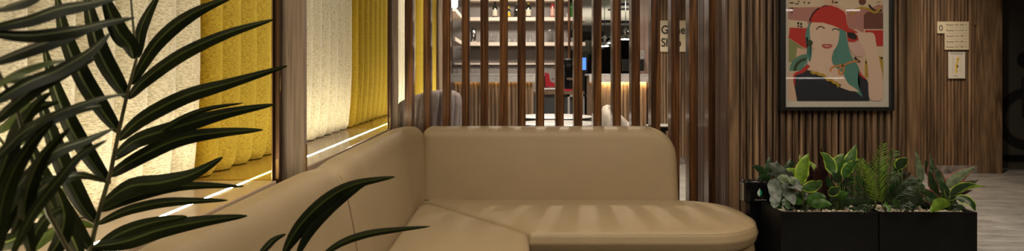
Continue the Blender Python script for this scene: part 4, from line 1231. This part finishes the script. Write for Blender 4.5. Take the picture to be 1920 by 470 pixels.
cr = empty('carafe', ((888 - VX) / F * 10.74, 10.74, 1.605), 'black and chrome vacuum carafe at the left of the glass shelf', 'carafe')
MB().lathe(((888 - VX) / F * 10.74, 10.74, 1.605), [(.045, 0), (.048, .01), (.045, .17), (.03, .21)], 20).build('body', M['chrome'], cr, smooth=True)
MB().lathe(((888 - VX) / F * 10.74, 10.74, 1.605), [(.032, .205), (.034, .215), (.03, .24), (.01, .25)], 20).build('lid', M['black'], cr, smooth=True)
xx = (888 - VX) / F * 10.74
MB().tube([(xx - .03, 10.72, 1.80), (xx - .075, 10.72, 1.79), (xx - .08, 10.72, 1.70), (xx - .045, 10.72, 1.63)], .009, 8).build('handle', M['black'], cr, smooth=True)

# service desk between the counters
sd = empty('service_desk', (.62, 8.9, 0), 'dark grey service desk with wooden top between the two bar counters', 'desk')
MB().box(.305, .995, 8.75, 9.3, .80, .845, bev=.003).build('desktop', M['tabletopwood'], sd)
MB().box(.31, .70, 8.8, 9.25, 0, .80).box(.72, .99, 8.8, 9.25, 0, .80).build('cabinet', plain('slate_lacquer', (.06, .065, .07), .5, noise=.05), sd)
mb = MB(); mb.box(.76, .79, 8.74, 8.77, 0, .798).box(.76, .99, 8.74, 8.77, .77, .798).box(.97, .99, 8.74, 8.77, 0, .798)
mb.build('white_frame', M['white'], sd)
cm_ = empty('coffee_machine', (.74, 8.95, .845), 'tall black coffee machine on the service desk', 'appliance')
a = P(1058, 177, 8.9); b = P(1082, 110, 8.9)
MB().box(a.x, b.x + .02, 8.85, 9.15, .846, b.z, bev=.02).build('body', M['gloss'], cm_, smooth=True)
MB().box(a.x + .03, b.x - .02, 8.83, 8.86, 1.00, 1.03, bev=.003).build('spout', M['chrome'], cm_)
MB().box(a.x - .01, b.x + .03, 8.80, 8.86, .846, .872, bev=.004).build('drip_tray', M['red'], cm_)
rm = empty('red_grinder', ((1032 - VX) / F * 8.9, 8.9, .845), 'small red and chrome machine on the left of the service desk', 'appliance')
mb = MB(); q = [P(1022, 148, 8.85), P(1029, 150, 8.85), P(1032, 165, 8.85), P(1045, 170, 8.85), P(1045, 175, 8.85), P(1023, 175, 8.85)]
lift = .903 - min(p.z for p in q)
mb.prism([p + Vector((0, 0, lift)) for p in q], (0, .12, 0)); mb.build('red_body', M['red'], rm)
a = P(1021, 183, 8.84); b = P(1047, 176, 8.84)
MB().tube([(a.x, 8.86, .872), (b.x, 8.86, .872)], .025, 14).build('chrome_barrel', M['chrome'], rm, smooth=True)
MB().box(a.x, a.x + .05, 8.9, 8.95, .846, b.z + .25, bev=.004).build('upright', M['black'], rm)
ts = empty('till_screen', P(1094, 115, 8.95), 'small lit blue screen behind the gap between the counters', 'screen')
a = P(1088, 136, 8.95); b = P(1102, 96, 8.95)
MB().box(a.x, b.x, 8.95, 8.97, a.z, b.z, bev=.003).build('bezel', M['black'], ts)
a = P(1091, 131, 8.94); b = P(1099, 108, 8.94)
MB().box(a.x, b.x, 8.945, 8.95, a.z, b.z).build('display', M['screen'], ts)
MB().box(.98, 1.02, 8.96, 9.0, .846, 1.1).build('stand', M['black'], ts)
# monitor on the right counter
mn = empty('monitor', P(1190, 125, 8.3), 'black monitor seen from behind on the right bar counter', 'monitor')
a = P(1167, 133, 8.25); b = P(1208, 111, 8.25)
MB().box(a.x, b.x, 8.25, 8.29, a.z + .0, b.z, bev=.01).build('back_shell', M['black'], mn)
MB().box((a.x + b.x) / 2 - .03, (a.x + b.x) / 2 + .03, 8.29, 8.33, 1.0855, a.z + .05).box((a.x + b.x) / 2 - .1, (a.x + b.x) / 2 + .1, 8.26, 8.4, 1.0855, 1.095).build('stand', M['black'], mn)
# tall black back unit in the far room
o = MB().box(1.70, 2.6, 13.6, 14.0, 0, 1.87, bev=.01).box(1.78, 2.2, 13.56, 13.6, 1.15, 1.2).build('tall_cabinet', M['gloss'], origin=(2.0, 13.2, 0))
tag(o, 'tall glossy black cabinet in the dark far room below the pendants', 'cabinet')
o = MB().box(1.0, 1.64, 13.6, 13.9, 0, 1.35, bev=.01).box(1.08, 1.5, 13.57, 13.6, .95, 1.0).build('low_cabinet', M['gloss'], origin=(1.3, 13.2, 0))
tag(o, 'low black cabinet in the far room below the arched mirror', 'cabinet')
# arched mirror with foliage
am = empty('arched_mirror', P(1101, 88, 13.8), 'arched mirror on the far dark wall beside the bar shelves', 'mirror')
c = P(1101, 92, 14.0)
MB().box(c.x - .5, c.x + .4, 14.04, 14.1, 0, 2.0).build('panel', M['darkwall'], am)
pts = [(c.x - .13, 14.03, c.z - .12), (c.x + .13, 14.03, c.z - .12)] + [(c.x + .13 * math.cos(PI * k / 16), 14.03, c.z + .05 + .15 * math.sin(PI * k / 16)) for k in range(17)]
MB().prism(pts, (0, -.012, 0)).build('mirror_plate', plain('mirror_silver', (.62, .66, .52), .45, 1.0), am)
MB().tube(pts[2:] , .008, 8).build('arch_frame', M['bronze'], am)
root = empty('leafy_plant', (c.x - .1, 13.75, 1.36), 'small green plant below the arched mirror beyond the bar', 'plant')
mb = MB()
for k in range(26):
    a = random.uniform(0, 2 * PI); l = random.uniform(.08, .2)
    b0 = Vector((c.x - .1, 13.75, 1.36)); tp = b0 + Vector((math.cos(a) * l, math.sin(a) * l * .6, random.uniform(.04, .22)))
    leaf(mb, b0, tp, .035, (0, 0, .05), n=5)
mb.build('leaves', M['greenleaf'], root, smooth=True, angle=180)

def pendant(px, py, D, r, lab):
    p = P(px, py, D)
    root = empty('pendant_lamp', (p.x, p.y, p.z), lab, 'lamp', 'chrome pendant lamps in the far room')
    MB().lathe(p, [(r * 1.0, 0), (r, .006), (r * .92, r * .3), (r * .7, r * .55), (r * .42, r * .72), (r * .38, r * 1.35), (r * .62, r * 1.45), (r * .62, r * 1.6), (r * .2, r * 1.9), (r * .12, r * 2.2)], 28).build('lamp_shade', M['chrome'], root, smooth=True)
    MB().lathe(p, [(r * .8, -.012), (r * .92, -.002), (r * .92, 0)], 24).build('diffuser', M['lampwhite'], root, smooth=True)
    MB().tube([(p.x, p.y, p.z + r * 2.1), (p.x, p.y, 2.5)], .008, 8).build('cord', M['chrome'], root)
pendant(1173, 73, 11.5, .095, 'chrome pendant lamp, nearest and right one in the far room')
pendant(1133.5, 86, 13.2, .10, 'chrome pendant lamp, left one in the far room')
pendant(1145.5, 80, 13.0, .07, 'chrome pendant lamp half hidden by a slat, between the other two')
for px, py, lab in ((1171, 8, 'black ceiling fitting nearest in the far room'), (1171, 17, 'black ceiling fitting second in the far room'), (1148, 18, 'black ceiling fitting left of the other two'), (1136, 40, 'long dark ceiling fitting at the far end of the room'), (1165, 41, 'long dark ceiling fitting above the right pendant')):
    D = 1.39 * F / (VY - py)
    x = (px - VX) / F * D
    w = .10 if py < 30 else .32
    o = MB().lathe((x, D, 2.47), [(w * .9, 0), (w, .01), (w, .03)], 24).build('ceiling_fitting', M['black'], smooth=True, origin=(x, D, 2.48))
    tag(o, lab, 'ceiling fitting', 'black fittings on the far ceiling')

# linear lamps high in the hall behind the eye; the picture glass mirrors them
for x, y, lab in ((5.36, -3.4, 'white linear ceiling lamp behind the viewpoint, farther right'), (4.31, -3.4, 'white linear ceiling lamp behind the viewpoint, farther left')):
    root = empty('linear_lamp', (x, y, 2.1), lab, 'lamp', 'linear lamps behind the viewpoint')
    MB().box(x - .10, x + .10, y - .015, y + .015, 2.07, 2.09).build('tube', M['tube'], root)
    MB().box(x - .11, x + .11, y - .02, y + .02, 2.09, 2.12).tube([(x, y, 2.12), (x, y, 2.6)], .005, 6).build('housing', M['white'], root)

rd = empty('reception_desk', (4.75, -3.5, 0), 'dark desk with a thin lit edge behind the viewpoint, mirrored in the poster glass', 'desk')
MB().box(4.15, 5.3, -3.8, -3.4, .0, 1.02, bev=.004).build('desk_body', M['bronze'], rd)
MB().box(4.2, 5.22, -3.4, -3.392, 1.008, 1.02).build('edge_light', M['tube'], rd)
